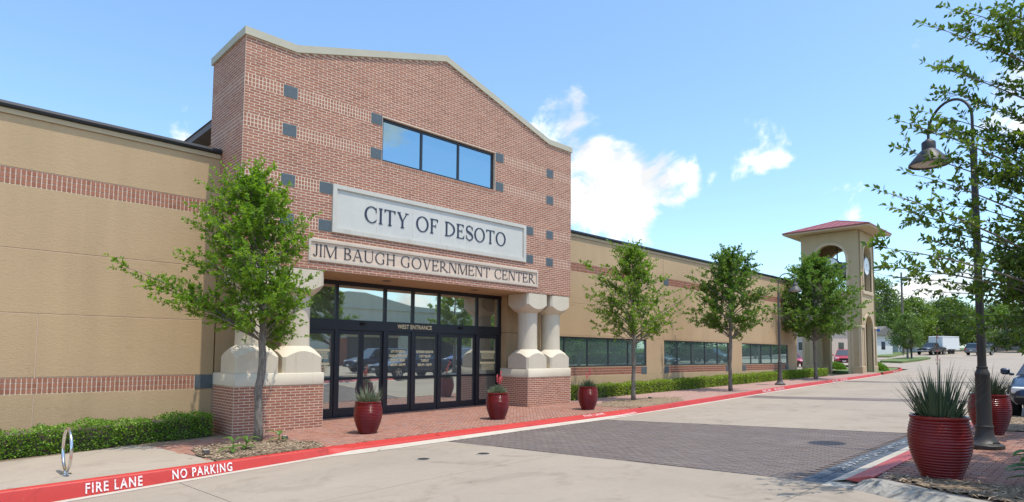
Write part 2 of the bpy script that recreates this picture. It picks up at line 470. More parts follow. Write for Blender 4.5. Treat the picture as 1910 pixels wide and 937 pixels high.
    def prism(s, poly, axis, a, b):
        """extrude a 2D polygon along an axis: axis 'y' takes (x,z), 'x' takes (y,z), 'z' takes (x,y)"""
        def P(q, d): return {'y': (q[0], d, q[1]), 'x': (d, q[0], q[1]), 'z': (q[0], q[1], d)}[axis]
        n = len(poly); b0 = len(s.v)
        s.v += [P(q, a) for q in poly] + [P(q, b) for q in poly]
        s.f.append(tuple(b0 + i for i in range(n))[::-1]); s.f.append(tuple(b0 + n + i for i in range(n)))
        for i in range(n):
            j = (i + 1) % n; s.f.append((b0 + i, b0 + j, b0 + n + j, b0 + n + i))
        return s
    def frame(s, x0, x1, z0, z1, w, y0, y1, bottom=None):
        bw = w if bottom is None else bottom
        s.box(x0, x0 + w, y0, y1, z0, z1); s.box(x1 - w, x1, y0, y1, z0, z1)
        s.box(x0 + w, x1 - w, y0, y1, z1 - w, z1); s.box(x0 + w, x1 - w, y0, y1, z0, z0 + bw); return s
    def mesh(s, name, mat, smooth=False): return mesh(name, s.v, s.f, mat, smooth)
    def obj(s, name, mat, parent=None, world=True, smooth=False, loc=None):
        return link(name, s.mesh(name, mat, smooth), parent, world, loc)
def autosmooth(o, ang=35):
    me = o.data
    me.polygons.foreach_set('use_smooth', np.ones(len(me.polygons), dtype=bool))
    me.set_sharp_from_angle(angle=R(ang)); return o
def dup(root, loc=None, rz=None, label=None, group=None):
    r = root.copy(); COL.objects.link(r)
    for ch in root.children:
        c = ch.copy(); COL.objects.link(c); c.parent = r
        for g in ch.children:
            d = g.copy(); COL.objects.link(d); d.parent = c
    if loc is not None: r.location = loc
    if rz is not None: r.rotation_euler = (0, 0, rz)
    if label: r['label'] = label
    if group: r['group'] = group
    return r
def text_mesh(body, size, extrude=.002, space=1.0, bold=0.0):
    cu = bpy.data.curves.new('lettering', 'FONT'); cu.body = body; cu.size = size; cu.extrude = extrude
    cu.align_x = 'LEFT'; cu.align_y = 'BOTTOM_BASELINE'; cu.space_character = space; cu.offset = bold; cu.resolution_u = 4
    o = bpy.data.objects.new('lettering', cu)
    me = bpy.data.meshes.new_from_object(o)
    bpy.data.objects.remove(o); bpy.data.curves.remove(cu); return me
def place_text(body, mat, parent, origin, xdir, updir, width=None, height=.1, extrude=.002, name='lettering', bold=0.0, space=1.0):
    me = text_mesh(body, 1.0, 0, space, bold)
    n = len(me.vertices); co = np.zeros(n * 3, dtype=np.float32); me.vertices.foreach_get('co', co); co = co.reshape(-1, 3)
    x0, x1 = co[:, 0].min(), co[:, 0].max(); y0, y1 = co[:, 1].min(), co[:, 1].max()
    sy = height / (y1 - y0); sx = (width / (x1 - x0)) if width else sy
    X = Vector(xdir).normalized(); U = Vector(updir).normalized(); N = X.cross(U)
    u = (co[:, 0] - x0) * sx; v = (co[:, 1] - y0) * sy
    W_ = np.outer(u, X) + np.outer(v, U) + np.array(origin)
    me.vertices.foreach_set('co', W_.astype(np.float32).ravel()); me.update()
    me.materials.clear(); me.materials.append(M(mat)); me.name = name
    return link(name, me, parent), N

def interp(x, xs, ys): return float(np.interp(x, xs, ys))
WX = [-300, -60, -20, 17, 52, 67, 82, 110, 140, 250, 700]
WZ = [-1.6, -.95, -.376, .116, .58, .95, 1.5, 2.32, 3.35, 5.2, 7.0]
def zw(x): return interp(x, WX, WZ)                       # walk level along the building
def zr(x, y):                                             # road level
    f = interp(x, [40, 80], [1, 0])
    z = zw(x) - .15 + .034 * min(max(11.5 - y, 0), 12) * f
    if x < 6: z -= min(.024 * (6 - x), .14) * min(max((y - 2) / 9, 0), 1)
    return z
CX = [-40, 0.94, 5.93, 10.4, 16.9, 21.8, 33.8, 46.8, 58, 64.5]
CY = [10.9, 11.36, 11.60, 11.66, 11.62, 11.98, 12.89, 13.51, 14.2, 14.65]
def yc(x): return interp(x, CX, CY)                       # back of the kerb
def sheet(name, xs, ys, zf, mat, kind='structure', parent=None):
    nx, ny = len(xs), len(ys)
    V = [(x, y, zf(x, y)) for y in ys for x in xs]
    F = np.array([(j * nx + i, j * nx + i + 1, (j + 1) * nx + i + 1, (j + 1) * nx + i) for j in range(ny - 1) for i in range(nx - 1)])
    o = link(name, mesh(name, V, F, mat), parent)
    if kind: o['kind'] = kind
    return o

def inside(poly, x, y):
    c = False; j = len(poly) - 1
    for i in range(len(poly)):
        xi, yi = poly[i]; xj, yj = poly[j]
        if (yi > y) != (yj > y) and x < (xj - xi) * (y - yi) / (yj - yi) + xi: c = not c
        j = i
    return c
# ------------------------------------------------------------------ ground, road, kerbs, walks
gx = sorted(set([-300, -200, -120, -60, -40] + list(range(-30, 150, 5)) + [52, 67, 82, 110, 140, 180, 250, 350, 500, 700] + [17]))
gy = [-400, -250, -150, -90, -60, -40, -30, -20, -10, -4, -.5, 3, 7, 11.5, 13, 15, 17, 20, 25, 30, 40, 55, 80, 120, 200, 320, 500]
sheet('ground', gx, gy, lambda x, y: (zr(x, y) - .10) , 'earth')
rx = [-40, -30, -20, -10] + list(np.arange(-5, 120.1, 2.5)) + [6, 17, 67, 82]
rx = sorted(set(float(a) for a in rx))
road = sheet('road', rx, [-24, -12, -6, -.5, 1, 3, 5, 7, 9, 11.5, 12.5], lambda x, y: zr(x, y) - .022, 'joint_dark')
# concrete slabs with real joints between them
XL = lambda y: 8.83 + (11.42 - y) * .029
XR = lambda y: 14.83 + (11.13 - y) * .113
XJ = [-24, -18, -12, -6.4, -1.6, 3.2, 8.86, 15.0, 20.2, 25.6, 27.1, 31.6, 37, 41.6, 43.2, 48.5, 54, 59.5, 65]
YJ = [-24, -18, -12, -6, -1.2, 3.06, 7.75, 12.0]
gslot = .006
def slab(x0, x1, y0, y1, lname='concrete_slab', mat='road_concrete'):
    g = G(); n = max(2, int((x1 - x0) / 1.2)); k = max(2, int((y1 - y0) / 1.0))
    xs = np.linspace(x0, x1, n + 1); ys = np.linspace(y0, y1, k + 1)
    def P(x, y):
        yy = y
        if y > 11.9: yy = gy_edge(x)
        xx = x
        if abs(x0 - 15.0) < .02 and y > 3: xx = x + (XR(yy) - 15.0) * (1 - (x - x0) / (x1 - x0))
        if abs(x1 - 8.86) < .02 and y > 3: xx = x + (XL(yy) - 8.86) * ((x - x0) / (x1 - x0))
        return xx, yy
    idx = {}
    for j, y in enumerate(ys):
        for i, x in enumerate(xs):
            xx, yy = P(x + (gslot if i == 0 else -gslot if i == n else 0), y + (gslot if j == 0 else -gslot if j == k and y < 11.9 else 0))
            idx[i, j] = len(g.v); g.v.append((xx, yy, zr(xx, yy)))
    for j in range(k):
        for i in range(n): g.f.append((idx[i, j], idx[i + 1, j], idx[i + 1, j + 1], idx[i, j + 1]))
    ring = [(i, 0) for i in range(n)] + [(n, j) for j in range(k)] + [(i, k) for i in range(n, 0, -1)] + [(0, j) for j in range(k, 0, -1)]
    for a, b2 in zip(ring, ring[1:] + ring[:1]):
        p, q = g.v[idx[a]], g.v[idx[b2]]
        g.quad((p[0], p[1], p[2] - .05), (q[0], q[1], q[2] - .05), q, p)
    return g.obj(lname, mat, road)
RAMP0, RAMP1 = 6.05, 16.75
def ramp_f(x):   # 1 in the flush-kerb entrance stretch, 0 where the kerb stands up
    return min(max((x - (RAMP0 - .1)) / .55, 0), 1) * min(max((RAMP1 + .1 - x) / .9, 0), 1)
def gy_edge(x):  # where the gutter / kerb foot meets the road slab
    return yc(x) - .20 - .30 * ramp_f(x) - .004
for i in range(len(XJ) - 1):
    for j in range(len(YJ) - 1):
        x0, x1, y0, y1 = XJ[i], XJ[i + 1], YJ[j], YJ[j + 1]
        if x0 == 8.86 and y0 > 3: continue           # the paver crossing
        if x0 in (25.6, 41.6) and y0 > 3: continue   # narrow paver bands
        if -1.3 < y0 < 3 and 8.0 < x0 < 20: continue # planting island
        if y1 <= -6 and (x0 < -13 or x1 > 55): continue
        slab(x0, x1, y0, y1)
far_lot = sheet('parking_lot', [65.012, 67, 70, 76, 82, 90, 100, 110, 120, 130, 140], [-24, -12, -4, 3, 8, 14, 20, 26, 33], lambda x, y: zr(x, y) - .004, 'road_concrete')
sheet('side_lot', [56, 60, 65], [15.5, 20, 26, 33], lambda x, y: zr(x, y) - .004, 'road_concrete')
sheet('far_road', [99, 103, 107], [16, 22, 26, 33, 45, 60, 90], lambda x, y: zr(x, y) + .015, 'pad_concrete')

# ---- pavers: one shared brick mesh, the nearest as single parts, the rest joined
PAV_L, PAV_W = .2, .1
def paver_mesh(l, w, mat, name='paver'):
    g = G(); c = .0045; h = .02
    a, b_ = l / 2 - .0028, w / 2 - .0028
    top = [(-a + c, -b_ + c, 0), (a - c, -b_ + c, 0), (a - c, b_ - c, 0), (-a + c, b_ - c, 0)]
    bot = [(-a, -b_, -h), (a, -b_, -h), (a, b_, -h), (-a, b_, -h)]
    g.v = top + bot; g.f = [(0, 1, 2, 3)] + [(4 + i, 4 + (i + 1) % 4, (i + 1) % 4, i) for i in range(4)]
    return g.mesh(name, mat)
def lay_pavers(items, parent, mat, l, w, nmax=300, name='paver'):
    """items: (x, y, z, angle, slope_x, slope_y)"""
    items = sorted(items, key=lambda t: t[0] ** 2 + t[1] ** 2)
    me = paver_mesh(l, w, mat, name); base = np.array([v.co[:] for v in me.vertices]); F = [tuple(p.vertices) for p in me.polygons]
    off = rootloc(parent)
    g = G()
    for i, (x, y, z, a, sx, sy) in enumerate(items):
        z = z + random.uniform(-.0018, .0018)
        if i < nmax:
            o = bpy.data.objects.new(name, me); COL.objects.link(o); o.parent = parent
            o.location = Vector((x, y, z)) - off
            n = Vector((-sx, -sy, 1)).normalized()
            q = Vector((0, 0, 1)).rotation_difference(n)
            o.rotation_mode = 'QUATERNION'
            o.rotation_quaternion = q @ Matrix.Rotation(a, 3, 'Z').to_quaternion()
        else:
            ca, sa = math.cos(a), math.sin(a); b0 = len(g.v)
            for bx, by, bz in base:
                dx, dy = bx * ca - by * sa, bx * sa + by * ca
                g.v.append((x + dx, y + dy, z + bz + sx * dx + sy * dy))
            g.f += [tuple(b0 + k for k in f) for f in F]
    if g.v:
        o = g.obj(name + '_field', mat, parent); o['kind'] = 'stuff'
    return me
# crosswalk
cw = G()
for y0 in np.arange(2.95, 11.4, .5):
    y1 = min(y0 + .5, gy_edge(11))
    cw.quad(*[(x, y, zr(x, y) - .014) for x, y in ((XL(y0), y0), (XR(y0), y0), (XR(y1), y1), (XL(y1), y1))])
crosswalk = cw.obj('crosswalk', 'paver_dark'); crosswalk['kind'] = 'structure'
its = []; border = []; y_top = gy_edge(11)
row = 0; x = 8.83
while x < 15.9:
    y = 3.425 + (PAV_L / 2 if row % 2 else 0)
    while y < y_top - .02:
        if y - .1 > 3.41 and XL(y) + .05 < x < XR(y) - .05:
            its.append((x, y, zr(x, y), math.pi / 2 + random.gauss(0, .012), (zr(x + .1, y) - zr(x - .1, y)) / .2, (zr(x, y + .1) - zr(x, y - .1)) / .2))
        y += PAV_L
    x += PAV_W; row += 1
lay_pavers(its, crosswalk, 'paver_dark', PAV_L, PAV_W)
x = XL(3.2) + .05
while x < XR(3.2) - .04:
    for y in (3.115, 3.315, 3.475):
        if y == 3.475 : continue
        border.append((x, y, zr(x, y) + .001, math.pi / 2, .0133, -.034))
    x += PAV_W
lay_pavers(border, crosswalk, 'paver_slate', PAV_L, PAV_W, 300, 'border_paver')
o, N_ = place_text('FIRE LANE NO PARKING', 'white_paint_old', crosswalk, (14.1, 3.335, zr(14.1, 3.3) + .010), (-1, 0, -.0133), (0, -1, .034), 4.0, .17, bold=.02)
for xa, xb in ((25.6, 27.1), (41.6, 43.2)):
    bs = [[], []]
    g = G()
    for x0 in np.arange(xa, xb - .01, .5):
        for y0 in np.arange(3.06, gy_edge(xa) - .3, .9):
            y1 = min(y0 + .9, gy_edge(x0))
            x1 = min(x0 + .5, xb)
            g.quad(*[(x, y, zr(x, y)) for x, y in ((x0, y0), (x1, y0), (x1, y1), (x0, y1))])
    o = g.obj('paver_band', 'paver_dark', road)

# ---- kerb along the building
def kerb_section(x):
    f = ramp_f(x); y = yc(x); z = zw(x)
    ztop = z + .004; zg = zr(x, y - .25)
    y1 = y - .15 - .05 * f; z1 = ztop - .055 * f
    y2 = y1 - .05 - .25 * f
    return y, ztop, y1, z1, y2, zg
def strip(xs, a, b2, name, mat, parent=None):
    g = G()
    for x in xs:
        s = kerb_section(x); g.v += [(x, *a(s)), (x, *b2(s))]
    for i in range(len(xs) - 1): g.f.append((2 * i + 1, 2 * i + 3, 2 * i + 2, 2 * i))
    return g
def kerb(x0, x1, name_label):
    xs = sorted(set(list(np.arange(x0, x1, .45)) + [x1] + [v for v in (6.0, 6.2, 6.4, 6.6, 16.2, 16.6, 16.85) if x0 < v < x1]))
    t = thing('kerb', (x0, yc(x0), zw(x0)), name_label, 'kerb')
    rise = G(); prof = []
    for x in xs:
        y, zt, y1, z1, y2, zg = kerb_section(x); f = ramp_f(x)
        rr = .025 * (1 - f) + .002
        zb = zg + .055 * f + .002
        if f > .98: pr = [(y, zt - .06), (y, zt), (y1 + .02, z1 + .004), (y1, z1 - .002), (y1 - .02, z1 - .02), (y1 - .03, z1 - .05)]
        else: pr = [(y, zt - .06), (y, zt), (y1 + rr, z1), (y1 + rr * .3, z1 - rr * .3), (y1, z1 - rr), (y2 * (1 - f) + (y1 - .03) * f, (zg + .012) * (1 - f) + (z1 - .05) * f)]
        prof.append([(x, *p) for p in pr])
    n = len(prof[0])
    for p in prof: rise.v += p
    for i in range(len(xs) - 1):
        for k in range(n - 1): rise.f.append((i * n + k, i * n + k + 1, (i + 1) * n + k + 1, (i + 1) * n + k))
    rise.f.append(tuple(range(n))); rise.f.append(tuple((len(xs) - 1) * n + k for k in range(n))[::-1])
    o = rise.obj('painted_face', 'red_paint', t); autosmooth(o, 50)
    gut = G()
    for x in xs:
        y, zt, y1, z1, y2, zg = kerb_section(x); f = ramp_f(x)
        ya = y1 - .03 * f + .0 ; za = z1 - .046 if f > .98 else (zg + .010) * (1 - f) + (z1 - .046) * f
        ya = (y2 + .012) * (1 - f) + (y1 - .02) * f
        ye = gy_edge(x) - .16 * (1 - f)
        gut.v += [(x, ya, za), (x, ye, zr(x, ye) + .006)]
    for i in range(len(xs) - 1): gut.f.append((2 * i, 2 * i + 1, 2 * i + 3, 2 * i + 2))
    gut.obj('gutter_strip', 'gutter_concrete', t)
    return t
kA = kerb(-30, 53.4, 'long red painted fire lane kerb beside the building front')
# lettering stencilled on the kerb face and on the flush stretch
def kerb_text(body, xs, h, mat='white_paint', parent=kA):
    x0, x1 = xs
    y, zt, y1, z1, y2, zg = kerb_section((x0 + x1) / 2); f = ramp_f((x0 + x1) / 2)
    A = kerb_section(x0); B_ = kerb_section(x1)
    xd = Vector((x1 - x0, B_[2] - A[2], B_[3] - A[3]))
    if f > .9:
        up = Vector((0, .18, .052)); o0 = Vector((x0, A[2] + .03, A[3] + .012))
    else:
        lo = Vector((x0, A[4], A[5] + .012)); hi = Vector((x0, A[2], A[3] - .025)); up = hi - lo
        nrm = xd.cross(up).normalized()
        o0 = lo + up * .16 + nrm * .012
    return place_text(body, mat, parent, o0, xd, up, x1 - x0, h, bold=.02, space=1.22)
kerb_text('FIRE LANE', (1.93, 2.70), .155)
kerb_text('NO PARKING', (3.14, 4.12), .155)
kerb_text('FIRE LANE', (14.3, 15.25), .13, 'white_paint_worn')
kerb_text('NO PARKING', (15.55, 16.6), .13, 'white_paint_worn')
kerb_text('FIRE LANE', (28.6, 29.7), .13, 'white_paint_worn')
kerb_text('NO PARKING', (30.2, 31.7), .13, 'white_paint_worn')
kerb_text('FIRE LANE', (40.3, 41.4), .13, 'white_paint_worn')
kerb_text('NO PARKING', (42.0, 43.5), .13, 'white_paint_worn')

# ---- walk: base, pads, mulch, pavers
wx = [-30, -20, -10, -4] + list(np.arange(-2, 56.1, 1.0)); wx = sorted(set(float(v) for v in wx + [17.0, 52.0]))
g = G()
cols = [0, .12, .35, .7, 1]
for x in wx:
    for c in cols:
        ye = 16.6 if x < 42.6 else 15.2
        y = yc(x) - .03 + (ye - yc(x) + .03) * c; g.v.append((x, y, zw(x) - .016))
for i in range(len(wx) - 1):
    for k in range(4): g.f.append((i * 5 + k, (i + 1) * 5 + k, (i + 1) * 5 + k + 1, i * 5 + k + 1))
sidewalk = g.obj('sidewalk', 'paver_bed'); sidewalk['kind'] = 'structure'
# concrete pad on the left
pad = G()
pp = [(-30, 11.0), (.94, 11.36), (3.86, 11.48), (3.9, 11.6), (3.55, 14.3), (3.3, 14.62), (1.12, 14.12), (-4, 13.6), (-30, 13.4)]
def drape(poly, z0, name, mat, parent, th=.05, res=1.0):
    g = G(); n = len(poly)
    top = [(x, y, zw(x) + z0) for x, y in poly]; bot = [(x, y, zw(x) + z0 - th) for x, y in poly]
    g.v = top + bot; g.f = [tuple(range(n))] + [(n + i, n + (i + 1) % n, (i + 1) % n, i) for i in range(n)]
    return g.obj(name, mat, parent)
for xa, xb in ((-10, -3.2), (-3.2, 3.9)):
    def clipx(poly, lo, hi):
        def cut(P, f, v, keep):
            out = []
            for i in range(len(P)):
                a, c = P[i], P[(i + 1) % len(P)]
                ka, kc = keep(a[0]), keep(c[0])
                if ka: out.append(a)
                if ka != kc:
                    t = (v - a[0]) / (c[0] - a[0]); out.append((v, a[1] + t * (c[1] - a[1])))
            return out
        return cut(cut(poly, 0, lo, lambda q: q >= lo), 0, hi, lambda q: q <= hi)
    # clear of the kerb back edge
    P = [(x, max(y, yc(x) + .004)) for x, y in clipx(pp, xa + .005, xb - .005)]
    drape(P, 0.0, 'concrete_pad', 'pad_concrete', sidewalk)
MUL = [(3.92, 11.5), (6.0, 11.62), (6.25, 12.2), (5.9, 13.0), (5.3, 13.45), (4.7, 13.6), (4.0, 13.2), (3.86, 12.4)]
MUL2 = [(17.6, 11.75), (20.8, 12.0), (22.2, 12.9), (21.6, 13.55), (19.3, 13.95), (17.0, 13.3), (16.9, 12.4)]
MUL3 = [(-30, 13.42), (-4, 13.62), (1.12, 14.14), (3.3, 14.64), (3.6, 14.34), (5.2, 14.4), (5.2, 15.88), (-30, 15.88)]
def mulch_bed(poly, z0, nm, seed, chips=900):
    rg = np.random.default_rng(seed)
    xs = [p[0] for p in poly]; ys = [p[1] for p in poly]; cx, cy = np.mean(xs), np.mean(ys)
    g = G(); n = len(poly); K = 6
    for k in range(K + 1):
        f = 1 - k / K
        for (px, py) in poly:
            x = cx + (px - cx) * f; y = cy + (py - cy) * f
            g.v.append((x, y, zw(x) + z0 + (.035 * (1 - f) ** .5 if k else 0) + (rg.uniform(-.012, .012) if k else 0)))
    for k in range(K):
        for i in range(n):
            j = (i + 1) % n; g.f.append((k * n + i, k * n + j, (k + 1) * n + j, (k + 1) * n + i))
    o = g.obj(nm, 'mulch'); o['kind'] = 'structure'
    c = G(); tries = 0; made = 0
    while made < chips and tries < chips * 8:
        tries += 1
        x, y = rg.uniform(min(xs), max(xs)), rg.uniform(min(ys), max(ys))
        if not inside(poly, x, y): continue
        a = rg.uniform(0, 6.28); l = rg.uniform(.02, .055); w = rg.uniform(.006, .014)
        z = zw(x) + z0 + rg.uniform(.015, .05); ca, sa = math.cos(a), math.sin(a); tz = rg.uniform(-.012, .012)
        c.quad((x - ca * l - sa * w, y - sa * l + ca * w, z - tz), (x + ca * l - sa * w, y + sa * l + ca * w, z + tz), (x + ca * l + sa * w, y + sa * l - ca * w, z + tz), (x - ca * l + sa * w, y - sa * l - ca * w, z - tz)); made += 1
    o2 = c.obj('wood_chip_litter', 'mulch_chip', o); o2['kind'] = 'stuff'
    return o
mulch_bed(MUL, .006, 'mulch_bed', 3, 1500)
mulch_bed(MUL2, .006, 'mulch_bed', 4, 700)
drape(MUL3, -.004, 'planting_bed', 'mulch', None)['kind'] = 'structure'
drape([(17.24, 14.9), (42.6, 15.35), (48, 15.6), (48, 16.2), (42.6, 16.2), (42.6, 15.88), (17.24, 15.88)], -.008, 'planting_bed', 'mulch', None)['kind'] = 'structure'
# herringbone pavers before the entrance
its = []
ca, sa = math.cos(R(45)), math.sin(R(45)); U = .1
def walk_ok(x, y):
    if not (3.4 < x < 17.6 and yc(x) + .06 < y < 16.28): return False
    if inside(pp, x, y) or inside(MUL, x, y) or inside(MUL2, x, y) or inside(MUL3, x, y): return False
    if 5.22 < x < 7.47 and y > 14.52: return False
    if 14.93 < x < 17.3 and y > 14.52: return False
    return True
for i in range(-40, 260):
    for j in range(-220, 140):
        k = (i - j) % 4
        if k == 0: u, v, a = (i + 1) * U, (j + .5) * U, 0
        elif k == 3: u, v, a = (i + .5) * U, (j + 1) * U, math.pi / 2
        else: continue
        x = u * ca - v * sa + 3; y = u * sa + v * ca + 11
        if walk_ok(x, y): its.append((x, y, zw(x), a + R(45), .0133, 0))
lay_pavers(its, sidewalk, 'paver_red', PAV_L, PAV_W)
# the further walk, its pavers too far off to pick apart
g = G(); xs2 = [17.6] + list(np.arange(18, 56.1, 1.0))
for x in xs2:
    for c in (0, .33, .66, 1): 
        ye = 15.9 if x < 42.4 else 15.0
        y = yc(x) + .004 + (ye - yc(x)) * c; g.v.append((x, y, zw(x) - .002))
for i in range(len(xs2) - 1):
    for k in range(3): g.f.append((i * 4 + k, (i + 1) * 4 + k, (i + 1) * 4 + k + 1, i * 4 + k + 1))
g.obj('walk_surface', 'walk_pavers', sidewalk)
# second short kerb beyond the driveway gap
t = thing('kerb', (54, 14.0, zw(54)), 'short red kerb curving round the planting bed beyond the clock tower', 'kerb')
pts = [(53.9, 13.75), (56.5, 13.85), (59.5, 14.0), (62.0, 14.3), (64.2, 14.9), (65.2, 15.9), (65.3, 17.5)]
g = G()
for i, (x, y) in enumerate(pts):
    a = pts[max(i - 1, 0)]; c = pts[min(i + 1, len(pts) - 1)]; d = Vector((c[0] - a[0], c[1] - a[1])).normalized(); nx, ny = -d.y, d.x
    z = zw(x)
    for o_, h in ((0, -.2), (0.02, .02), (.14, .02), (.16, -.1)): g.v.append((x + nx * o_, y + ny * o_, z + h))
for i in range(len(pts) - 1):
    for k in range(3): g.f.append((i * 4 + k, (i + 1) * 4 + k, (i + 1) * 4 + k + 1, i * 4 + k + 1))
g.obj('painted_face', 'red_paint', t)
place_text('FIRE LANE', 'white_paint_worn', t, (57.2, 13.86, zw(57.2) - .11), (1, .05, .02), (0, .05, 1), 1.9, .1, bold=.03)
drape([(54.1, 14.0), (59.5, 14.2), (64, 15.1), (65, 17.4), (62, 18.6), (56, 18.2), (54, 16)], 0.0, 'planting_bed', 'lawn', None, .3)['kind'] = 'structure'

# ---- right-hand planting island
IZ = lambda x, y: zr(max(x, 6), max(min(y, 2.6), -1)) + .12
ISL = [(9.06, 2.68), (8.88, 2.34), (8.62, 1.92), (8.12, 1.10), (7.88, .2), (7.95, -.8), (8.5, -1.25), (19.9, -1.15), (19.6, 2.5), (15.6, 2.58), (11.6, 2.60)]
ki = thing('kerb', (8.95, 2.62, IZ(8.95, 2.6)), 'stained grey concrete kerb nose of the planting island in front', 'kerb')
path = [(9.30, 2.98)] + [ISL[i] for i in (0, 1, 2, 3, 4, 5, 6)]
dense = []
for i in range(1, len(path) - 1):
    a, c = Vector(path[i]), Vector(path[i + 1])
    for k in range(5): dense.append(a.lerp(c, k / 5))
dense.append(Vector(path[-1]))
sm = [sum((dense[min(max(i + q, 0), len(dense) - 1)] for q in range(-3, 4)), Vector((0, 0))) / 7 for i in range(len(dense))]
g = G()
for i, p in enumerate(sm):
    d = (sm[min(i + 1, len(sm) - 1)] - sm[max(i - 1, 0)]).normalized(); nrm = Vector((d.y, -d.x))   # points to the road side
    rise = min(.72 + i / 8.0, 1)
    zi = IZ(p.x, p.y); zb = zr(p.x - .1, p.y) + .004
    zi = zb + (zi - zb) * rise
    for o_, z in ((-.24, zi - .06), (-.24, zi + .005), (-.12, zi + .012), (-.05, zi + .006), (-.01, zi - .012), (.05, zi - .05), (.11, zb + .025), (.17, zb - .01)):
        q = p + nrm * o_
        g.v.append((q.x, q.y, z))
for i in range(len(sm) - 1):
    for k in range(7): g.f.append((i * 8 + k, i * 8 + k + 1, (i + 1) * 8 + k + 1, (i + 1) * 8 + k))
g.f.append(tuple(range(8))[::-1])
# split the kerb into its worn top and dirty face
top = G(); face = G(); top.v = g.v; face.v = list(g.v)
for n_, f in enumerate(g.f): (top if n_ % 7 < 3 else face).f.append(f)
autosmooth(top.obj('kerb_top', 'kerb_grey', ki), 60); autosmooth(face.obj('kerb_face', 'kerb_dirty', ki), 60)
# apron and faded red strip along the flush side of the island
g = G(); rs = G()
xs3 = list(np.arange(9.22, 19.7, .4))
for x in xs3:
    g.v += [(x, 3.055, zr(x, 3.055) + .004), (x, 2.86, IZ(x, 2.6) - .085)]
    rs.v += [(x, 2.85, IZ(x, 2.6) - .080), (x, 2.56, IZ(x, 2.6) + .008), (x, 2.50, IZ(x, 2.6) + .008), (x, 2.50, IZ(x, 2.6) - .1)]
for i in range(len(xs3) - 1):
    g.f.append((2 * i, 2 * i + 2, 2 * i + 3, 2 * i + 1))
    for k in range(3): rs.f.append((4 * i + k, 4 * i + 4 + k, 4 * i + 5 + k, 4 * i + 1 + k))
rs.f.append((0, 1, 2, 3))
fl_ = G(); fl_.quad(*[(x, y, zr(x, y) + .003) for x, y in ((8.862, 2.3), (9.4, 2.4), (9.4, 3.056), (8.862, 3.056))]); fl_.obj('concrete_slab', 'gutter_concrete', road)
kr = thing('kerb', (9.2, 2.7, IZ(9, 2.6)), 'faded red flush kerb strip beside the dark paver crossing on the right', 'kerb')
g.obj('apron', 'gutter_concrete', kr); rs.obj('painted_face', 'red_paint_faded', kr)
g = G(); n = len(ISL)
isl_in = [(9.28, 2.49), (8.66, 2.06), (8.30, 1.62), (7.8, .85), (7.6, .1), (7.65, -.8), (8.3, -1.05), (19.7, -1.05), (19.6, 2.49)]
n = len(isl_in); g.v = [(x, y, IZ(x, y) - .03) for x, y in isl_in]; g.f = [tuple(range(n))]
isl = G(); xs4 = sorted(set(list(np.arange(8.12, 19.71, .4)) + [19.7]))
def lowb(x): return -1.05
def higb(x):
    if x >= 9.25: return 2.49
    return interp(x, [8.1, 8.2, 8.42, 8.66, 8.90, 9.12, 9.25], [0, .62, 1.18, 1.60, 1.98, 2.33, 2.49])
for x in xs4:
    for c in np.linspace(0, 1, 8):
        y = lowb(x) + (higb(x) - lowb(x)) * c; isl.v.append((x, y, IZ(x, y) - .012))
for i in range(len(xs4) - 1):
    for k in range(7): isl.f.append((i * 8 + k, (i + 1) * 8 + k, (i + 1) * 8 + k + 1, i * 8 + k + 1))
island = isl.obj('island_pavement', 'paver_bed'); island['kind'] = 'structure'
PAVX = lambda y: 9.55 + (2.2 - y) * .02
its = []
row = 0; x = 9.6
while x < 15.9:
    y = .1 + (PAV_L / 2 if row % 2 else 0)
    while y < 2.42:
        if not ((x - 11.6) ** 2 + (y + .2) ** 2 < .6): its.append((x, y, IZ(x, y), math.pi / 2 + random.gauss(0, .012), .0133, -.034))
        y += PAV_L
    x += PAV_W; row += 1
lay_pavers(its, island, 'paver_red', PAV_L, PAV_W)
mulch_i = [(9.26, 2.46), (9.13, 2.30), (8.91, 1.95), (8.67, 1.57), (8.44, 1.15), (8.22, .6), (8.12, .0), (8.2, -.8), (8.6, -1.0), (15.5, -1.0), (15.5, .02), (9.7, .02), (9.52, .3), (9.50, 2.46)]
def mulch_flat(poly, zf, nm, chips, seed):
    rg = np.random.default_rng(seed)
    xs = [p[0] for p in poly]; ys = [p[1] for p in poly]
    g = G(); nx, ny = 60, 30
    X = np.linspace(min(xs), max(xs), nx); Y = np.linspace(min(ys), max(ys), ny); idx = {}
    for i, x in enumerate(X):
        for j, y in enumerate(Y):
            if inside(poly, x, y): idx[i, j] = len(g.v); g.v.append((x, y, zf(x, y) + .010 + rg.uniform(0, .02)))
    for i in range(nx - 1):
        for j in range(ny - 1):
            q = [(i, j), (i + 1, j), (i + 1, j + 1), (i, j + 1)]
            if all(k in idx for k in q): g.f.append(tuple(idx[k] for k in q))
    o = g.obj(nm, 'mulch'); o['kind'] = 'structure'
    c = G(); made = 0; tr = 0
    while made < chips and tr < chips * 10:
        tr += 1; x, y = rg.uniform(min(xs), max(xs)), rg.uniform(min(ys), max(ys))
        if not inside(poly, x, y): continue
        a = rg.uniform(0, 6.28); l = rg.uniform(.012, .05); w = rg.uniform(.005, .011); ca, sa = math.cos(a), math.sin(a)
        z = zf(x, y) + rg.uniform(.015, .038); tz = rg.uniform(-.01, .01)
        c.quad((x - ca * l - sa * w, y - sa * l + ca * w, z - tz), (x + ca * l - sa * w, y + sa * l + ca * w, z + tz), (x + ca * l + sa * w, y + sa * l - ca * w, z + tz), (x - ca * l + sa * w, y - sa * l - ca * w, z - tz)); made += 1
    c.obj('wood_chip_litter', 'mulch_chip', o)['kind'] = 'stuff'
    return o
mulch_flat(mulch_i, IZ, 'mulch_bed', 3500, 5)
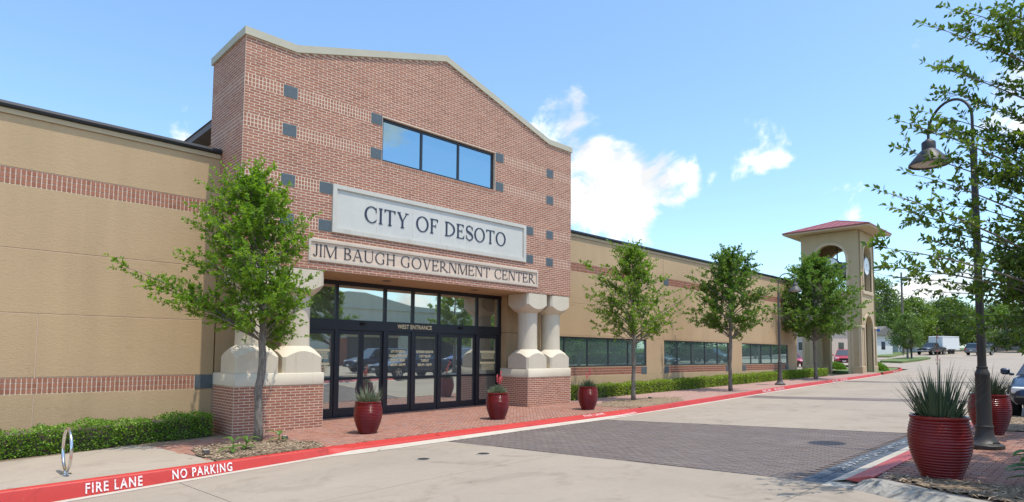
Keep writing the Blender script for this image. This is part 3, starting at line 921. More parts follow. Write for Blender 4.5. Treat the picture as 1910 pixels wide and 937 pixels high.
mulch_flat([(15.95, .02), (19.6, .02), (19.5, 2.46), (15.95, 2.46)], IZ, 'mulch_bed', 1500, 6)
# two small round drain covers in the lane
for (x, y), lb in (((6.91, 9.43), 'small round dark drain cover in the concrete lane, nearer the tree'), ((8.04, 9.0), 'small round dark drain cover in the concrete lane, nearer the paver crossing')):
    z = zr(x, y)
    t = thing('drain_cover', (x, y, z), lb, 'drain cover', 'round drain covers in the lane')
    g = G(); g.lathe([(.001, .010), (.10, .010), (.115, .006), (.12, -.01)], 20); g.obj('lid', 'lamp_bronze', t, False)
    g = G(); g.lathe([(.118, .008), (.15, .006), (.155, -.01)], 20); g.obj('rim', 'kerb_grey', t, False)
# ------------------------------------------------------------------ government building
FX0, FX1, FY = 5.24, 17.19, 14.5
WY = 15.9
bld = thing('government_building', (11.2, 14.5, .05), 'brick and tan stucco civic building with gabled entrance block and long low wings', 'building')
BL, BH = .2465, .0674
BRICKS = []   # (corner, udir, u-length, height, normal)
def subtract(iv, holes):
    out = [iv]
    for a, c in holes:
        nx = []
        for p, q in out:
            if c <= p or a >= q: nx.append((p, q)); continue
            if a > p: nx.append((p, a))
            if c < q: nx.append((c, q))
        out = nx
    return out
def lay(o, ud, nrm, u0, u1, z0, z1, course, holes=(), topf=None, bl=BL, phase=0):
    """running bond on a vertical plane: o origin, ud horizontal unit direction, nrm outward normal"""
    n = max(1, round((z1 - z0) / course)); h = (z1 - z0) / n
    for r in range(n):
        za, zb = z0 + r * h, z0 + (r + 1) * h
        iv = subtract((u0, u1), [(a, c) for a, c, p, q in holes if p < zb - .004 and q > za + .004])
        if topf:
            iv2 = []
            for a, c in iv:
                xs = np.linspace(a, c, 160); ok = np.array([topf(x) for x in xs]) > zb - .02
                st = None
                for x, k in zip(xs, ok):
                    if k and st is None: st = x
                    if not k and st is not None: iv2.append((st, x)); st = None
                if st is not None: iv2.append((st, c))
            iv = iv2
        sh = ((r + phase) % 2) * bl / 2
        for a, c in iv:
            k0 = math.floor((a - u0 - sh) / bl)
            u = u0 + sh + k0 * bl
            while u < c - 1e-4:
                p, q = max(u, a), min(u + bl, c)
                if q - p > .035: BRICKS.append((o, ud, nrm, p, q, za, zb))
                u += bl
def cells(o, ud, nrm, u0, u1, z0, z1, w=.0822, rows=3):
    n = max(1, round((u1 - u0) / w)); w = (u1 - u0) / n; h = (z1 - z0) / rows
    for r in range(rows):
        for i in range(n): BRICKS.append((o, ud, nrm, u0 + i * w, u0 + (i + 1) * w, z0 + r * h, z0 + (r + 1) * h))
JT = .0068   # half joint
def flush_bricks(name, mat, parent, nmax, JT=JT):
    global BRICKS
    camp = np.array([0, 0, CAM_H]); sc = []
    for b_ in BRICKS:
        o, ud, nrm, p, q, za, zb = b_
        c = np.array(o) + np.array(ud) * (p + q) / 2; c[2] = (za + zb) / 2
        d = camp - c; L = np.linalg.norm(d)
        sc.append(-(q - p) * (zb - za) * max(0, np.dot(d, nrm)) / L ** 3)
    order = np.argsort(sc); g = G(); cache = {}; off = rootloc(parent)
    for rank, i in enumerate(order):
        o, ud, nrm, p, q, za, zb = BRICKS[i]
        l = q - p - 2 * JT; h = zb - za - 2 * JT; pr = .0022 + random.uniform(-.0012, .0018); c_ = .0025
        ud_ = Vector(ud); n_ = Vector(nrm)
        ctr = Vector(o) + ud_ * (p + q) / 2; ctr.z = (za + zb) / 2
        def shape():
            V = []
            for (su, sz) in ((-1, -1), (1, -1), (1, 1), (-1, 1)):
                V.append((su * l / 2, sz * h / 2, -.02))
            for (su, sz) in ((-1, -1), (1, -1), (1, 1), (-1, 1)):
                V.append((su * (l / 2 - c_), sz * (h / 2 - c_), .009))
            return V
        Fq = [(4, 5, 6, 7), (0, 1, 5, 4), (1, 2, 6, 5), (2, 3, 7, 6), (3, 0, 4, 7)]
        def tw(v, extra): return ud_ * v[0] + Vector((0, 0, v[1])) + n_ * (v[2] + extra)
        if rank < nmax:
            key = (round(l, 4), round(h, 4), tuple(ud), tuple(nrm))
            if key not in cache: cache[key] = mesh(name, [tw(v, 0) for v in shape()], Fq, mat)
            ob = bpy.data.objects.new(name, cache[key]); COL.objects.link(ob); ob.parent = parent
            ob.location = ctr + n_ * (pr - .009) - off
        else:
            b0 = len(g.v); g.v += [tuple(ctr + tw(v, pr - .009)) for v in shape()]
            g.f += [tuple(b0 + k for k in f) for f in Fq]
    if g.v: g.obj(name + '_field', mat, parent)['kind'] = 'stuff'
    BRICKS = []

# ---- brick front block
ZB0, ZB1 = 4.01, 9.44
APX, APZ = 11.22, 10.86
def topf(x):
    if x < 6.5 or x > 15.94: return ZB1
    return ZB1 + (APZ - ZB1) * (1 - abs(x - APX) / (APX - 6.5)) if x <= APX else ZB1 + (APZ - ZB1) * (1 - (x - APX) / (15.94 - APX))
BANDS = [(8.24, 8.54), (7.265, 7.565), (6.005, 6.305), (5.02, 5.32)]
SQ = {0: [6.185, 8.66, 13.35, 15.83], 1: [6.185, 8.66, 13.35, 15.83], 2: [6.185, 7.195, 14.80, 15.83], 3: [6.185, 7.195, 14.80, 15.83]}
SQW = .365
WIN = (9.035, 13.335, 7.25, 8.51)
SIGN1 = (7.565, 14.78, 5.03, 6.305)
SIGN2 = (6.94, 15.39, 4.225, 4.78)
ROWLOCK = (9.035, 13.335, 7.14, 7.25)
o0 = (0, FY, 0); ux = (1, 0, 0); nf = (0, -1, 0)
holes = [WIN, SIGN1, SIGN2, ROWLOCK]
tiles = []
for i, (z0, z1) in enumerate(BANDS):
    for x in SQ[i]: tiles.append((x, x + SQW, z0 + .005, z1 - .005))
zones = [(ZB0, 5.02), (5.32, 6.005), (6.305, 7.265), (7.565, 8.24)]
for k, (za, zb) in enumerate(zones): lay(o0, ux, nf, FX0, FX1, za, zb, BH, holes, phase=k)
lay(o0, ux, nf, FX0, FX1, 8.54, 8.54 + 34 * BH, BH, holes, topf)
flush_list = BRICKS; 
core = G()
pts = [(FX0, ZB0), (FX1, ZB0), (FX1, ZB1 + .05), (15.94, ZB1 + .05), (APX, APZ + .05), (6.5, ZB1 + .05), (FX0, ZB1 + .05)]
# core around the recessed window and sign openings, as strips
def corestrip(x0, x1, z0, z1f0, z1f1): core.prism([(x0, z0), (x1, z0), (x1, z1f1), (x0, z1f0)], 'y', FY + .0, FY + .30)
def tf(x): return topf(x) + .05
xs = [FX0, 6.5, WIN[0]]
corestrip(FX0, 6.5, ZB0, tf(FX0), tf(6.5)); corestrip(6.5, WIN[0], ZB0, tf(6.5), tf(WIN[0]))
corestrip(WIN[0], APX, WIN[3], tf(WIN[0]), tf(APX)); corestrip(APX, WIN[1], WIN[3], tf(APX), tf(WIN[1]))
corestrip(WIN[0], WIN[1], ZB0, WIN[2], WIN[2])
corestrip(WIN[1], 15.94, ZB0, tf(WIN[1]), tf(15.94)); corestrip(15.94, FX1, ZB0, tf(15.94), tf(FX1))
# sides and back of the block
BKY = 16.72
core.box(FX0, FX0 + .3, FY + .3, BKY, ZB0, ZB1 + .05); core.box(FX1 - .3, FX1, FY + .3, BKY, ZB0, ZB1 + .05)
core.prism([(FX0 + .3, ZB0), (FX1 - .3, ZB0), (FX1 - .3, ZB1 + .04), (15.94, ZB1 + .04), (APX, APZ + .04), (6.5, ZB1 + .04), (FX0 + .3, ZB1 + .04)], 'y', BKY - .3, BKY)
wall = core.obj('brick_wall', 'mortar', bld)
# side faces
oL = (FX0, 0, 0); uL = (0, 1, 0); nL = (-1, 0, 0)
oR = (FX1, 0, 0); nR = (1, 0, 0)
for o_, n_ in ((oL, nL), (oR, nR)):
    for k, (za, zb) in enumerate(zones): lay(o_, uL, n_, FY, BKY, za, zb, BH, phase=k + 1)
    lay(o_, uL, n_, FY, BKY, 8.54, ZB1, BH)
# piers
PZ0, PZ1 = -.14, 1.075
PIERS = [(5.24, 7.455), (14.945, 17.19)]
for p0, p1 in PIERS:
    g = G(); zb = min(zw(p0), zw(p1)) - .08
    g.box(p0, p1, FY, WY - .01, zb, PZ1)
    g.obj('pier_core', 'mortar', bld)
    lay(o0, ux, nf, p0, p1, PZ1 - 18 * BH, PZ1, BH)
    lay((p0, 0, 0), uL, nL, FY, WY - .02, PZ1 - 18 * BH, PZ1, BH, phase=1, bl=BL * .75)
    lay((p1, 0, 0), uL, nR, FY, WY - .02, PZ1 - 18 * BH, PZ1, BH, phase=1, bl=BL * .75)
for i in range(len(BRICKS)):      # keep the lowest courses out of the ground
    pass
flush_bricks('brick', 'brick_red', bld, 300)
# decorative header bands
for i, (z0, z1) in enumerate(BANDS):
    cut = [(x, x + SQW) for x in SQ[i]] + ([(WIN[0], WIN[1])] if i < 2 else [(SIGN1[0], SIGN1[1])])
    for a, c in subtract((FX0, FX1), cut):
        if c - a > .06: cells(o0, ux, nf, a, c, z0, z1)
    for o_, n_ in ((oL, nL), (oR, nR)): cells(o_, uL, n_, FY + .01, BKY, z0, z1)
n = round((ROWLOCK[1] - ROWLOCK[0]) / .0674)
for i in range(n):
    w_ = (ROWLOCK[1] - ROWLOCK[0]) / n
    BRICKS.append(((0, FY - .012, 0), ux, nf, ROWLOCK[0] + i * w_, ROWLOCK[0] + (i + 1) * w_, ROWLOCK[2], ROWLOCK[3]))
UB = (5.29, 5.63); LB = (1.00, 1.33)
oW = (0, WY, 0)
cells(oW, ux, nf, -8, FX0 - .02, *UB, w=.086); cells(oW, ux, nf, -8, FX0 - .42, *LB, w=.086)
BAYS = [(17.21, 24.32), (25.85, 32.60), (34.21, 40.90)]
for a, c in BAYS:
    a2 = a + (.43 if a > 18 else 0)
    cells(oW, ux, nf, a2, c - .43, *UB, w=.086); cells(oW, ux, nf, a2, c - .43, 1.02, 1.345, w=.086)
flush_bricks('band_brick', 'brick_red', bld, 300, .0092)
# slate accent tiles
for a, c, z0, z1 in tiles:
    g = G(); g.cbox(a + .006, c - .006, FY - .012, FY + .02, z0, z1, .004); g.obj('accent_tile', 'slate_tile', bld)
acc = [(FX0 - .41, FX0 - .01, *LB)]
for a, c in BAYS:
    for z0, z1 in (UB, (1.02, 1.345)):
        if a > 18: acc.append((a, a + .42, z0, z1))
        acc.append((c - .42, c, z0, z1))
for a, c, z0, z1 in acc:
    g = G(); g.cbox(a + .004, c - .004, WY - .014, WY + .03, z0, z1, .004); g.obj('accent_tile', 'slate_tile', bld)
# coping
g = G(); top = [(FX0 - .04, ZB1), (6.5, ZB1), (APX, APZ), (15.94, ZB1), (FX1 + .04, ZB1)]
for (x0, z0), (x1, z1) in zip(top, top[1:]):
    g.prism([(x0, z0), (x1, z1), (x1, z1 + .19), (x0, z0 + .19)], 'y', FY - .05, FY + .32)
g.prism([(FY + .32, ZB1), (BKY + .05, ZB1), (BKY + .05, ZB1 + .19), (FY + .32, ZB1 + .19)], 'x', FX0 - .05, FX0 + .31)
g.prism([(FY + .32, ZB1), (BKY + .05, ZB1), (BKY + .05, ZB1 + .19), (FY + .32, ZB1 + .19)], 'x', FX1 - .31, FX1 + .05)
g.obj('coping', 'coping_stone', bld)
# ---- window helper
def window(x0, x1, z0, z1, muls, yf, glass, fr=.06, depth=.06, name='window'):
    """frame front at yf, panes behind; muls are mullion centres"""
    g = G(); g.frame(x0, x1, z0, z1, fr, yf, yf + depth)
    for m_ in muls: g.box(m_ - .035, m_ + .035, yf + .003, yf + depth, z0 + fr, z1 - fr)
    f = g.obj(name, 'alu_black', bld)
    edges = [x0 + fr] + [e for m_ in muls for e in (m_ - .035, m_ + .035)] + [x1 - fr]
    for a, c in zip(edges[::2], edges[1::2]):
        p = G(); p.box(a - .005, c + .005, yf + depth * .5, yf + depth * .5 + .012, z0 + fr - .005, z1 - fr + .005); p.obj('pane', glass, f)
    return f
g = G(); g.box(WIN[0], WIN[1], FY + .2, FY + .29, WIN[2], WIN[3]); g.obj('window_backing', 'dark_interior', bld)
window(WIN[0] + .003, WIN[1] - .003, WIN[2] + .002, WIN[3] - .003, [10.44, 11.85], FY + .09, 'glass_blue', .075)
# ---- sign panels
def glyph(ch, w, t):
    """serif capital of height 1: returns list of quads (2D), advance; w heavy stroke, t thin stroke"""
    Q = []
    def rect(x0, x1, y0, y1): Q.append([(x0, y0), (x1, y0), (x1, y1), (x0, y1)])
    s = w * .42
    def serif(x0, x1, y, up):
        h = t * .8; k = t * .9
        if up: Q.append([(x0 - s, y - h), (x1 + s, y - h), (x1 + s, y), (x0 - s, y)]); Q.append([(x0, y - h - k), (x1, y - h - k), (x1 + s * .6, y - h), (x0 - s * .6, y - h)])
        else: Q.append([(x0 - s, y), (x1 + s, y), (x1 + s, y + h), (x0 - s, y + h)]); Q.append([(x0 - s * .6, y + h), (x1 + s * .6, y + h), (x1, y + h + k), (x0, y + h + k)])
    def stem(x, ww=None, b_=True, tp=True):
        ww = w if ww is None else ww; rect(x, x + ww, 0, 1)
        if b_: serif(x, x + ww, 0, False)
        if tp: serif(x, x + ww, 1, True)
    def diag(xa, ya, xb, yb, ww): Q.append([(xb - ww / 2, yb), (xb + ww / 2, yb), (xa + ww / 2, ya), (xa - ww / 2, ya)])
    def arc(cx, cy, rx, ry, irx, iry, a0, a1, n=22, dx=0):
        for i in range(n):
            p, q = R(a0 + (a1 - a0) * i / n), R(a0 + (a1 - a0) * (i + 1) / n)
            Q.append([(cx + dx + irx * math.cos(p), cy + iry * math.sin(p)), (cx + dx + irx * math.cos(q), cy + iry * math.sin(q)), (cx + rx * math.cos(q), cy + ry * math.sin(q)), (cx + rx * math.cos(p), cy + ry * math.sin(p))])
    if ch == 'I': stem(s); adv = w + 2 * s
    elif ch == 'T':
        rect(0, .74, 1 - t, 1); rect(.37 - w / 2, .37 + w / 2, 0, 1 - t); serif(.37 - w / 2, .37 + w / 2, 0, False)
        Q.append([(0, .80), (.03, .80), (.12, 1 - t), (0, 1 - t)]); Q.append([(.71, .80), (.74, .80), (.74, 1 - t), (.62, 1 - t)]); adv = .74
    elif ch == 'Y':
        diag(.37, .42, .10, 1, w); diag(.37, .42, .68, 1, t * 1.1); rect(.37 - w / 2, .37 + w / 2, 0, .46); serif(.37 - w / 2, .37 + w / 2, 0, False)
        rect(0, .24, 1 - t * .8, 1); rect(.56, .80, 1 - t * .8, 1); adv = .80
    elif ch in 'CG':
        arc(.45, .5, .45, .52, .45 - w, .52 - t, 48, 312); Q.append([(.72, .64), (.76, .64), (.76, .98), (.70, .90)])
        if ch == 'C': Q.append([(.73, .10), (.78, .22), (.75, .24), (.66, .10)]); adv = .80
        else: rect(.76 - w, .76, .04, .44); rect(.76 - w - s, .76 + s * .6, .44 - t * .8, .44); adv = .86
    elif ch == 'O': arc(.46, .5, .46, .52, .46 - w, .52 - t, 0, 360, 36); adv = .92
    elif ch == 'F':
        stem(s); x = s + w; rect(x, .58, 1 - t, 1); rect(x, .44, .50, .50 + t); Q.append([(.54, .78), (.58, .78), (.58, 1 - t), (.48, 1 - t)]); Q.append([(.41, .40), (.44, .40), (.44, .66), (.41, .66)]); adv = .60
    elif ch == 'E':
        stem(s); x = s + w; rect(x, .58, 1 - t, 1); rect(x, .46, .50, .50 + t); rect(x, .62, 0, t)
        Q.append([(.54, .80), (.58, .80), (.58, 1 - t), (.48, 1 - t)]); Q.append([(.50, t), (.62, t), (.65, .24), (.61, .22)]); Q.append([(.43, .40), (.46, .40), (.46, .66), (.43, .66)]); adv = .66
    elif ch == 'D':
        stem(s); arc(s + w * .6, .5, .80 - s - w * .6, .5, .80 - s - w * 1.6, .5 - t, -90, 90, 22); adv = .80
    elif ch in 'BPR':
        stem(s, tp=False); x = s + w * .6; rect(0, s, 1 - t * .8, 1)
        top_c = .76 if ch == 'B' else .73; ry = 1 - top_c
        rect(s + w, x + .14, 1 - t, 1); rect(s + w, x + .16, top_c - ry, top_c - ry + t)
        arc(x + .14, top_c, .28, ry, .28 - w, ry - t, -90, 90, 16)
        if ch == 'B': arc(x + .15, .26, .33, .26, .33 - w, .26 - t, -90, 90, 16); rect(s + w, x + .15, 0, t); rect(0, s, 0, t * .8); adv = x + .48
        else: Q.append([(x + .10, .48), (x + .10 + w, .48), (.80, 0), (.80 - w, 0)]); rect(.62, .86, 0, t * .7); adv = .80
    elif ch == 'S':
        P = [(.53, .76), (.48, .91), (.30, 1.0), (.12, .93), (.05, .76), (.12, .61), (.30, .51), (.47, .41), (.55, .25), (.48, .08), (.28, -.01), (.10, .08), (.03, .26)]
        P2 = []
        for i in range(len(P) - 1):
            p0, p1, p2, p3 = P[max(i - 1, 0)], P[i], P[i + 1], P[min(i + 2, len(P) - 1)]
            for k in range(4):
                u = k / 4; P2.append(tuple(.5 * (2 * p1[d] + (p2[d] - p0[d]) * u + (2 * p0[d] - 5 * p1[d] + 4 * p2[d] - p3[d]) * u * u + (3 * p1[d] - p0[d] - 3 * p2[d] + p3[d]) * u ** 3) for d in (0, 1)))
        P2.append(P[-1]); m_ = len(P2); L = []; Rr = []
        for i, p in enumerate(P2):
            a, c = P2[max(i - 1, 0)], P2[min(i + 1, m_ - 1)]; dx, dy = c[0] - a[0], c[1] - a[1]; q = math.hypot(dx, dy) or 1
            f = math.exp(-((i / (m_ - 1) - .5) / .17) ** 2); hw = (t * .9 + (w - t * .6) * f + (w * .35 if .16 < i / (m_ - 1) < .84 else 0) * .5) / 2
            L.append((p[0] - dy / q * hw, p[1] + dx / q * hw)); Rr.append((p[0] + dy / q * hw, p[1] - dx / q * hw))
        for i in range(m_ - 1): Q.append([L[i], L[i + 1], Rr[i + 1], Rr[i]])
        Q.append([(.50, .70), (.55, .70), (.56, .98), (.52, .90)]); Q.append([(.01, .08), (.05, .08), (.06, .32), (.02, .32)]); adv = .58
    elif ch == 'J':
        x = .22; rect(x, x + w, .2, 1); serif(x, x + w, 1, True); arc(x + w - .15, .2, .15, .21, .15 - w, .21 - t, 205, 360, 14); arc(x + w - .255, .115, .05, .06, .001, .001, 0, 360, 10); adv = x + w + s
    elif ch == 'M':
        stem(s, t * 1.1, True, False); stem(.86, w, True, False); diag(.50, 0, .16, 1, w); diag(.50, .0, .90, 1, t * 1.1); rect(0, .22, 1 - t * .8, 1); rect(.84, .86 + w + s, 1 - t * .8, 1); adv = .86 + w + s
    elif ch == 'N':
        stem(s, t * 1.1, True, False); stem(.68, t * 1.1, False, True); diag(.70, 0, .14, 1, w); rect(0, .18, 1 - t * .8, 1); adv = .68 + t + 2 * s
    elif ch == 'A':
        diag(.08, 0, .36, 1, t * 1.1); diag(.70, 0, .40, 1, w); rect(.18, .58, .34, .34 + t * .9); rect(-.02, .20, 0, t * .8); rect(.56, .84, 0, t * .8); adv = .80
    elif ch == 'V':
        diag(.40, 0, .12, 1, w); diag(.42, 0, .70, 1, t * 1.1); rect(0, .26, 1 - t * .8, 1); rect(.58, .82, 1 - t * .8, 1); adv = .80
    elif ch == 'U':
        rect(s, s + w, .3, 1); serif(s, s + w, 1, True); xr = .66; rect(xr, xr + t * 1.1, .3, 1); serif(xr, xr + t * 1.1, 1, True)
        arc((s + xr + t * 1.1) / 2, .30, (xr + t * 1.1 - s) / 2, .32, (xr - s - w) / 2, .32 - t * 1.3, 180, 360, 16, dx=(w - t * 1.1) / 2); adv = xr + t + 2 * s
    elif ch == 'H':
        stem(s); stem(.58); rect(s + w, .58, .48, .48 + t); adv = .58 + w + s
    else: adv = .36
    return Q, adv
def serif_line(text, parent, mat, x0, x1, z0, h, y, w, t, ex, gap=.10, sp=.36):
    adv = []; tot = 0
    for i, ch in enumerate(text):
        a = sp if ch == ' ' else glyph(ch, w, t)[1] + gap
        adv.append(a); tot += a
    kx = (x1 - x0) / (tot - gap); x = x0
    for ch, a in zip(text, adv):
        if ch != ' ':
            Q, _ = glyph(ch, w, t); g = G()
            for j, q in enumerate(Q):
                yy = y - ex - .0004 * (j % 7)
                P = [(x + px * kx, z0 + pz * h) for px, pz in q]
                area = sum(P[i][0] * P[(i + 1) % 4][1] - P[(i + 1) % 4][0] * P[i][1] for i in range(4))
                if area < 0: P = P[::-1]
                b0 = len(g.v); g.v += [(px, yy, pz) for px, pz in P] + [(px, y, pz) for px, pz in P]
                g.f.append((b0, b0 + 1, b0 + 2, b0 + 3))
                for i in range(4): g.f.append((b0 + i, b0 + 4 + i, b0 + 4 + (i + 1) % 4, b0 + (i + 1) % 4))
            g.obj('letter', mat, parent)
        x += a * kx
# CITY OF DESOTO: stone frame, six slabs, raised letters
x0, x1, z0, z1 = SIGN1
g = G(); g.frame(x0, x1, z0, z1, .115, FY - .045, FY + .02)
g.frame(x0 + .115, x1 - .115, z0 + .115, z1 - .115, .022, FY - .02, FY + .02)
sg = g.obj('sign_panel', 'sign_stone', bld); sg['label'] = 'large grey stone panel reading CITY OF DESOTO'
js = [x0 + .14, 8.90, 10.10, 11.13, 12.14, 13.33, x1 - .14]
for a, c in zip(js, js[1:]):
    g = G(); g.box(a + .004, c - .004, FY - .004, FY + .02, z0 + .137, z1 - .137); g.obj('stone_slab', 'sign_slab', sg)
g = G(); g.box(x0 + .12, x1 - .12, FY + .0215, FY + .03, z0 + .12, z1 - .12); g.obj('backing', 'joint_dark', sg)
serif_line('CITY OF DESOTO', sg, 'letter_navy', 8.52, 13.83, 5.455, .445, FY - .004, .132, .056, .012, .12, .42)
# JIM BAUGH GOVERNMENT CENTER
x0, x1, z0, z1 = SIGN2
g = G(); g.frame(x0, x1, z0, z1, .062, FY - .035, FY + .02)
g.box(x0 + .062, x1 - .062, FY - .012, FY + .02, z0 + .062, z0 + .085)
g.box(x0 + .005, x1 - .005, FY + .001, FY + .02, z0 + .09, z1 - .07)
sg = g.obj('sign_panel', 'sign_face_tan', bld); sg['label'] = 'long narrow tan panel reading JIM BAUGH GOVERNMENT CENTER'
serif_line('JIM BAUGH GOVERNMENT CENTER', sg, 'letter_dark', 7.07, 15.25, 4.345, .315, FY + .001, .095, .042, .012, .13, .42)
# ---- ledges, columns
for p0, p1 in PIERS:
    g = G(); g.cbox(p0 - .012, p1 + .012, FY - .014, WY - .012, PZ1, 1.385, .02); autosmooth(g.obj('pier_ledge', 'cast_stone', bld), 50)
def column(cx, cy, z0, z1, w=1.035, rs=.355):
    n = 48; zc = 2.05; m_ = .72; h2 = w / 2 - .0
    col = bpy.data.objects.new('column', None); COL.objects.link(col); col.parent = bld; col.location = Vector((cx, cy, z0)) - rootloc(bld)
    def block(za, zend, zshaft, sgn):
        g = G(); R0 = []; R1 = []; mid = []; base = []
        cr_ = .03
        for k in range(n):
            th = 2 * math.pi * (k + .5) / n; c, s = math.cos(th), math.sin(th)
            # rounded square boundary
            e = 14; bd = h2 / ((abs(c) ** e + abs(s) ** e) ** (1 / e))
            base.append((cx + bd * c, cy + bd * s, za))
            zo = zshaft - sgn * m_ * (bd - rs) - sgn * .06 * ((bd - rs) / .38) ** 2
            mid.append((cx + bd * c, cy + bd * s, zo)); rm = (bd + rs) / 2
            R1.append((cx + rm * c, cy + rm * s, zshaft - sgn * m_ * (rm - rs) * .93)); R0.append((cx + rs * c, cy + rs * s, zshaft))
        g.v = base + mid + R1 + R0
        for r in range(3):
            for k in range(n):
                j = (k + 1) % n; q = (r * n + k, r * n + j, (r + 1) * n + j, (r + 1) * n + k)
                g.f.append(q if sgn > 0 else q[::-1])
        cap_ = tuple(range(n)); g.f.append(cap_[::-1] if sgn > 0 else cap_)
        return g
    g = block(z0, z0, zc, 1); autosmooth(link('base', g.mesh('base', 'cast_stone'), col), 30)
    zt = z1 - .38 - .28
    g = block(z1, z1, zt, -1); autosmooth(link('capital', g.mesh('capital', 'cast_stone'), col), 30)
    g = G(); g.lathe([(rs, zc - .01), (rs - .008, zc + .3), (rs - .012, (zc + zt) / 2), (rs - .006, zt - .3), (rs, zt + .01)], 40, (cx, cy, 0))
    link('shaft', g.mesh('shaft', 'cast_stone', True), col)
CY_ = FY + .52 + .005
for cx in (5.24 + .545, 7.455 - .545, 14.945 + .50, 17.19 - .535): column(cx, CY_, 1.388, 3.99)
# ---- soffit and entrance glazing
DY = 16.2
g = G(); g.box(FX0 + .01, FX1 - .01, FY + .01, DY + .12, 4.0, 4.06); g.obj('soffit', 'soffit_tan', bld)
for x in (9.75, 13.15):
    g = G(); g.lathe([(.001, 3.985), (.10, 3.985), (.13, 3.99), (.14, 3.999)], 20, (x, 15.25, 0)); g.obj('downlight', 'lamp_bronze', bld)
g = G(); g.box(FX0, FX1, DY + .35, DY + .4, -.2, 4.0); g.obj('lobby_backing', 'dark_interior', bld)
fr = G()
XM = [7.60, 8.70, 10.34, 11.38, 12.44, 14.12, 15.20]
TZ0, TZ1 = 2.86, 3.87
fr.box(7.53, 15.28, DY, DY + .12, 2.56, TZ0)          # transom beam
fr.box(7.53, 15.28, DY, DY + .12, TZ1, 3.998)
for x in XM:
    hw = .07 if x in (7.60, 15.20) else .048
    fr.box(x - hw, x + hw, DY + .004, DY + .116, .02, 2.56); fr.box(x - hw, x + hw, DY + .004, DY + .116, TZ0, TZ1)
fr.box(7.53, 15.28, DY - .01, DY + .13, -.04, .03)
frame = fr.obj('entrance_frame', 'alu_black', bld)
for a, c in zip(XM, XM[1:]):
    p = G(); p.box(a + .045, c - .045, DY + .05, DY + .062, TZ0 - .005, TZ1 + .005); p.obj('transom_pane', 'glass_door', bld)
def leaf(x0, x1, dy, nm, lab=None, st=.085):
    g = G(); zt, zb = 2.555, .035
    g.box(x0, x0 + st, DY + dy, DY + dy + .05, zb, zt); g.box(x1 - st, x1, DY + dy, DY + dy + .05, zb, zt)
    g.box(x0 + st, x1 - st, DY + dy, DY + dy + .05, zt - .12, zt); g.box(x0 + st, x1 - st, DY + dy, DY + dy + .05, zb, zb + .24)
    g.box(x0 + st, x1 - st, DY + dy - .004, DY + dy + .05, 1.10, 1.17)
    f = g.obj(nm, 'alu_black', bld)
    for za, zc in ((zb + .24, 1.10), (1.17, zt - .12)):
        p = G(); p.box(x0 + st - .004, x1 - st + .004, DY + dy + .025, DY + dy + .037, za - .004, zc + .004); p.obj('pane', 'glass_door', f)
    return f
s1 = leaf(7.675, 8.648, .03, 'sidelight'); 
leaf(8.752, 9.54, .055, 'door'); leaf(9.548, 10.288, .055, 'door')
s2 = leaf(10.392, 11.328, .03, 'sidelight'); s3 = leaf(11.432, 12.388, .03, 'sidelight')
leaf(12.492, 13.36, .055, 'door'); leaf(13.368, 14.068, .055, 'door')
s4 = leaf(14.172, 15.126, .03, 'sidelight')
for x in (9.55, 13.35):
    g = G(); g.cbox(x - .09, x + .09, DY - .07, DY + .002, 2.735, 2.80, .02); g.cbox(x - .05, x + .05, DY - .085, DY - .06, 2.715, 2.76, .01); g.obj('door_sensor', 'rubber', bld)
place_text('WEST ENTRANCE', 'letter_gold', frame, (10.78, DY - .006, 2.655), (1, 0, 0), (0, 0, 1), 1.34, .135, bold=.018)
gy_ = DY + .03 + .025 - .004
def decal(lines, par, cx, z, h, widths, name='lettering'):
    for ln, wd in zip(lines, widths):
        place_text(ln, 'decal_gold', par, (cx - wd / 2, gy_, z), (1, 0, 0), (0, 0, 1), wd, h, bold=.04); z -= h * 1.62
decal(['CITY OF DESOTO', 'HOURS OF OPERATION', 'MONDAY - FRIDAY', '8:00 AM - 5:00 PM'], s2, 10.86, 1.90, .086, [.54, .66, .56, .56])
decal(['EXTENDED HOURS FOR', 'UTILITY BILLING', 'TUESDAY', '8:00 AM - 7:00 PM'], s3, 11.90, 1.89, .086, [.68, .46, .34, .56])
for par, cx in ((s1, 8.16), (s4, 14.66)):
    for zt in (1.99, 1.60):
        g = G(); g.box(cx - .36, cx + .36, gy_ - .001, gy_ + .002, zt - .07, zt)
        for r in range(5):
            u = cx - .30 + random.uniform(0, .03)
            while u < cx + .30:
                l = random.uniform(.03, .09); g.box(u, min(u + l, cx + .31), gy_ - .001, gy_ + .002, zt - .115 - r * .042, zt - .09 - r * .042); u += l + .018
        g.obj('notice_print', 'decal_gold', par)
# inside return walls of the entrance recess
for q in ((FX0 + .03, 7.53, 0, 3.995), (15.283, FX1 - .03, 0, 2.66), (15.283, FX1 - .03, 2.672, 3.995)):
    g = G(); g.box(q[0], q[1], WY + .02, DY + .11, q[2], q[3]); g.obj('recess_wall', 'stucco_tan', bld)
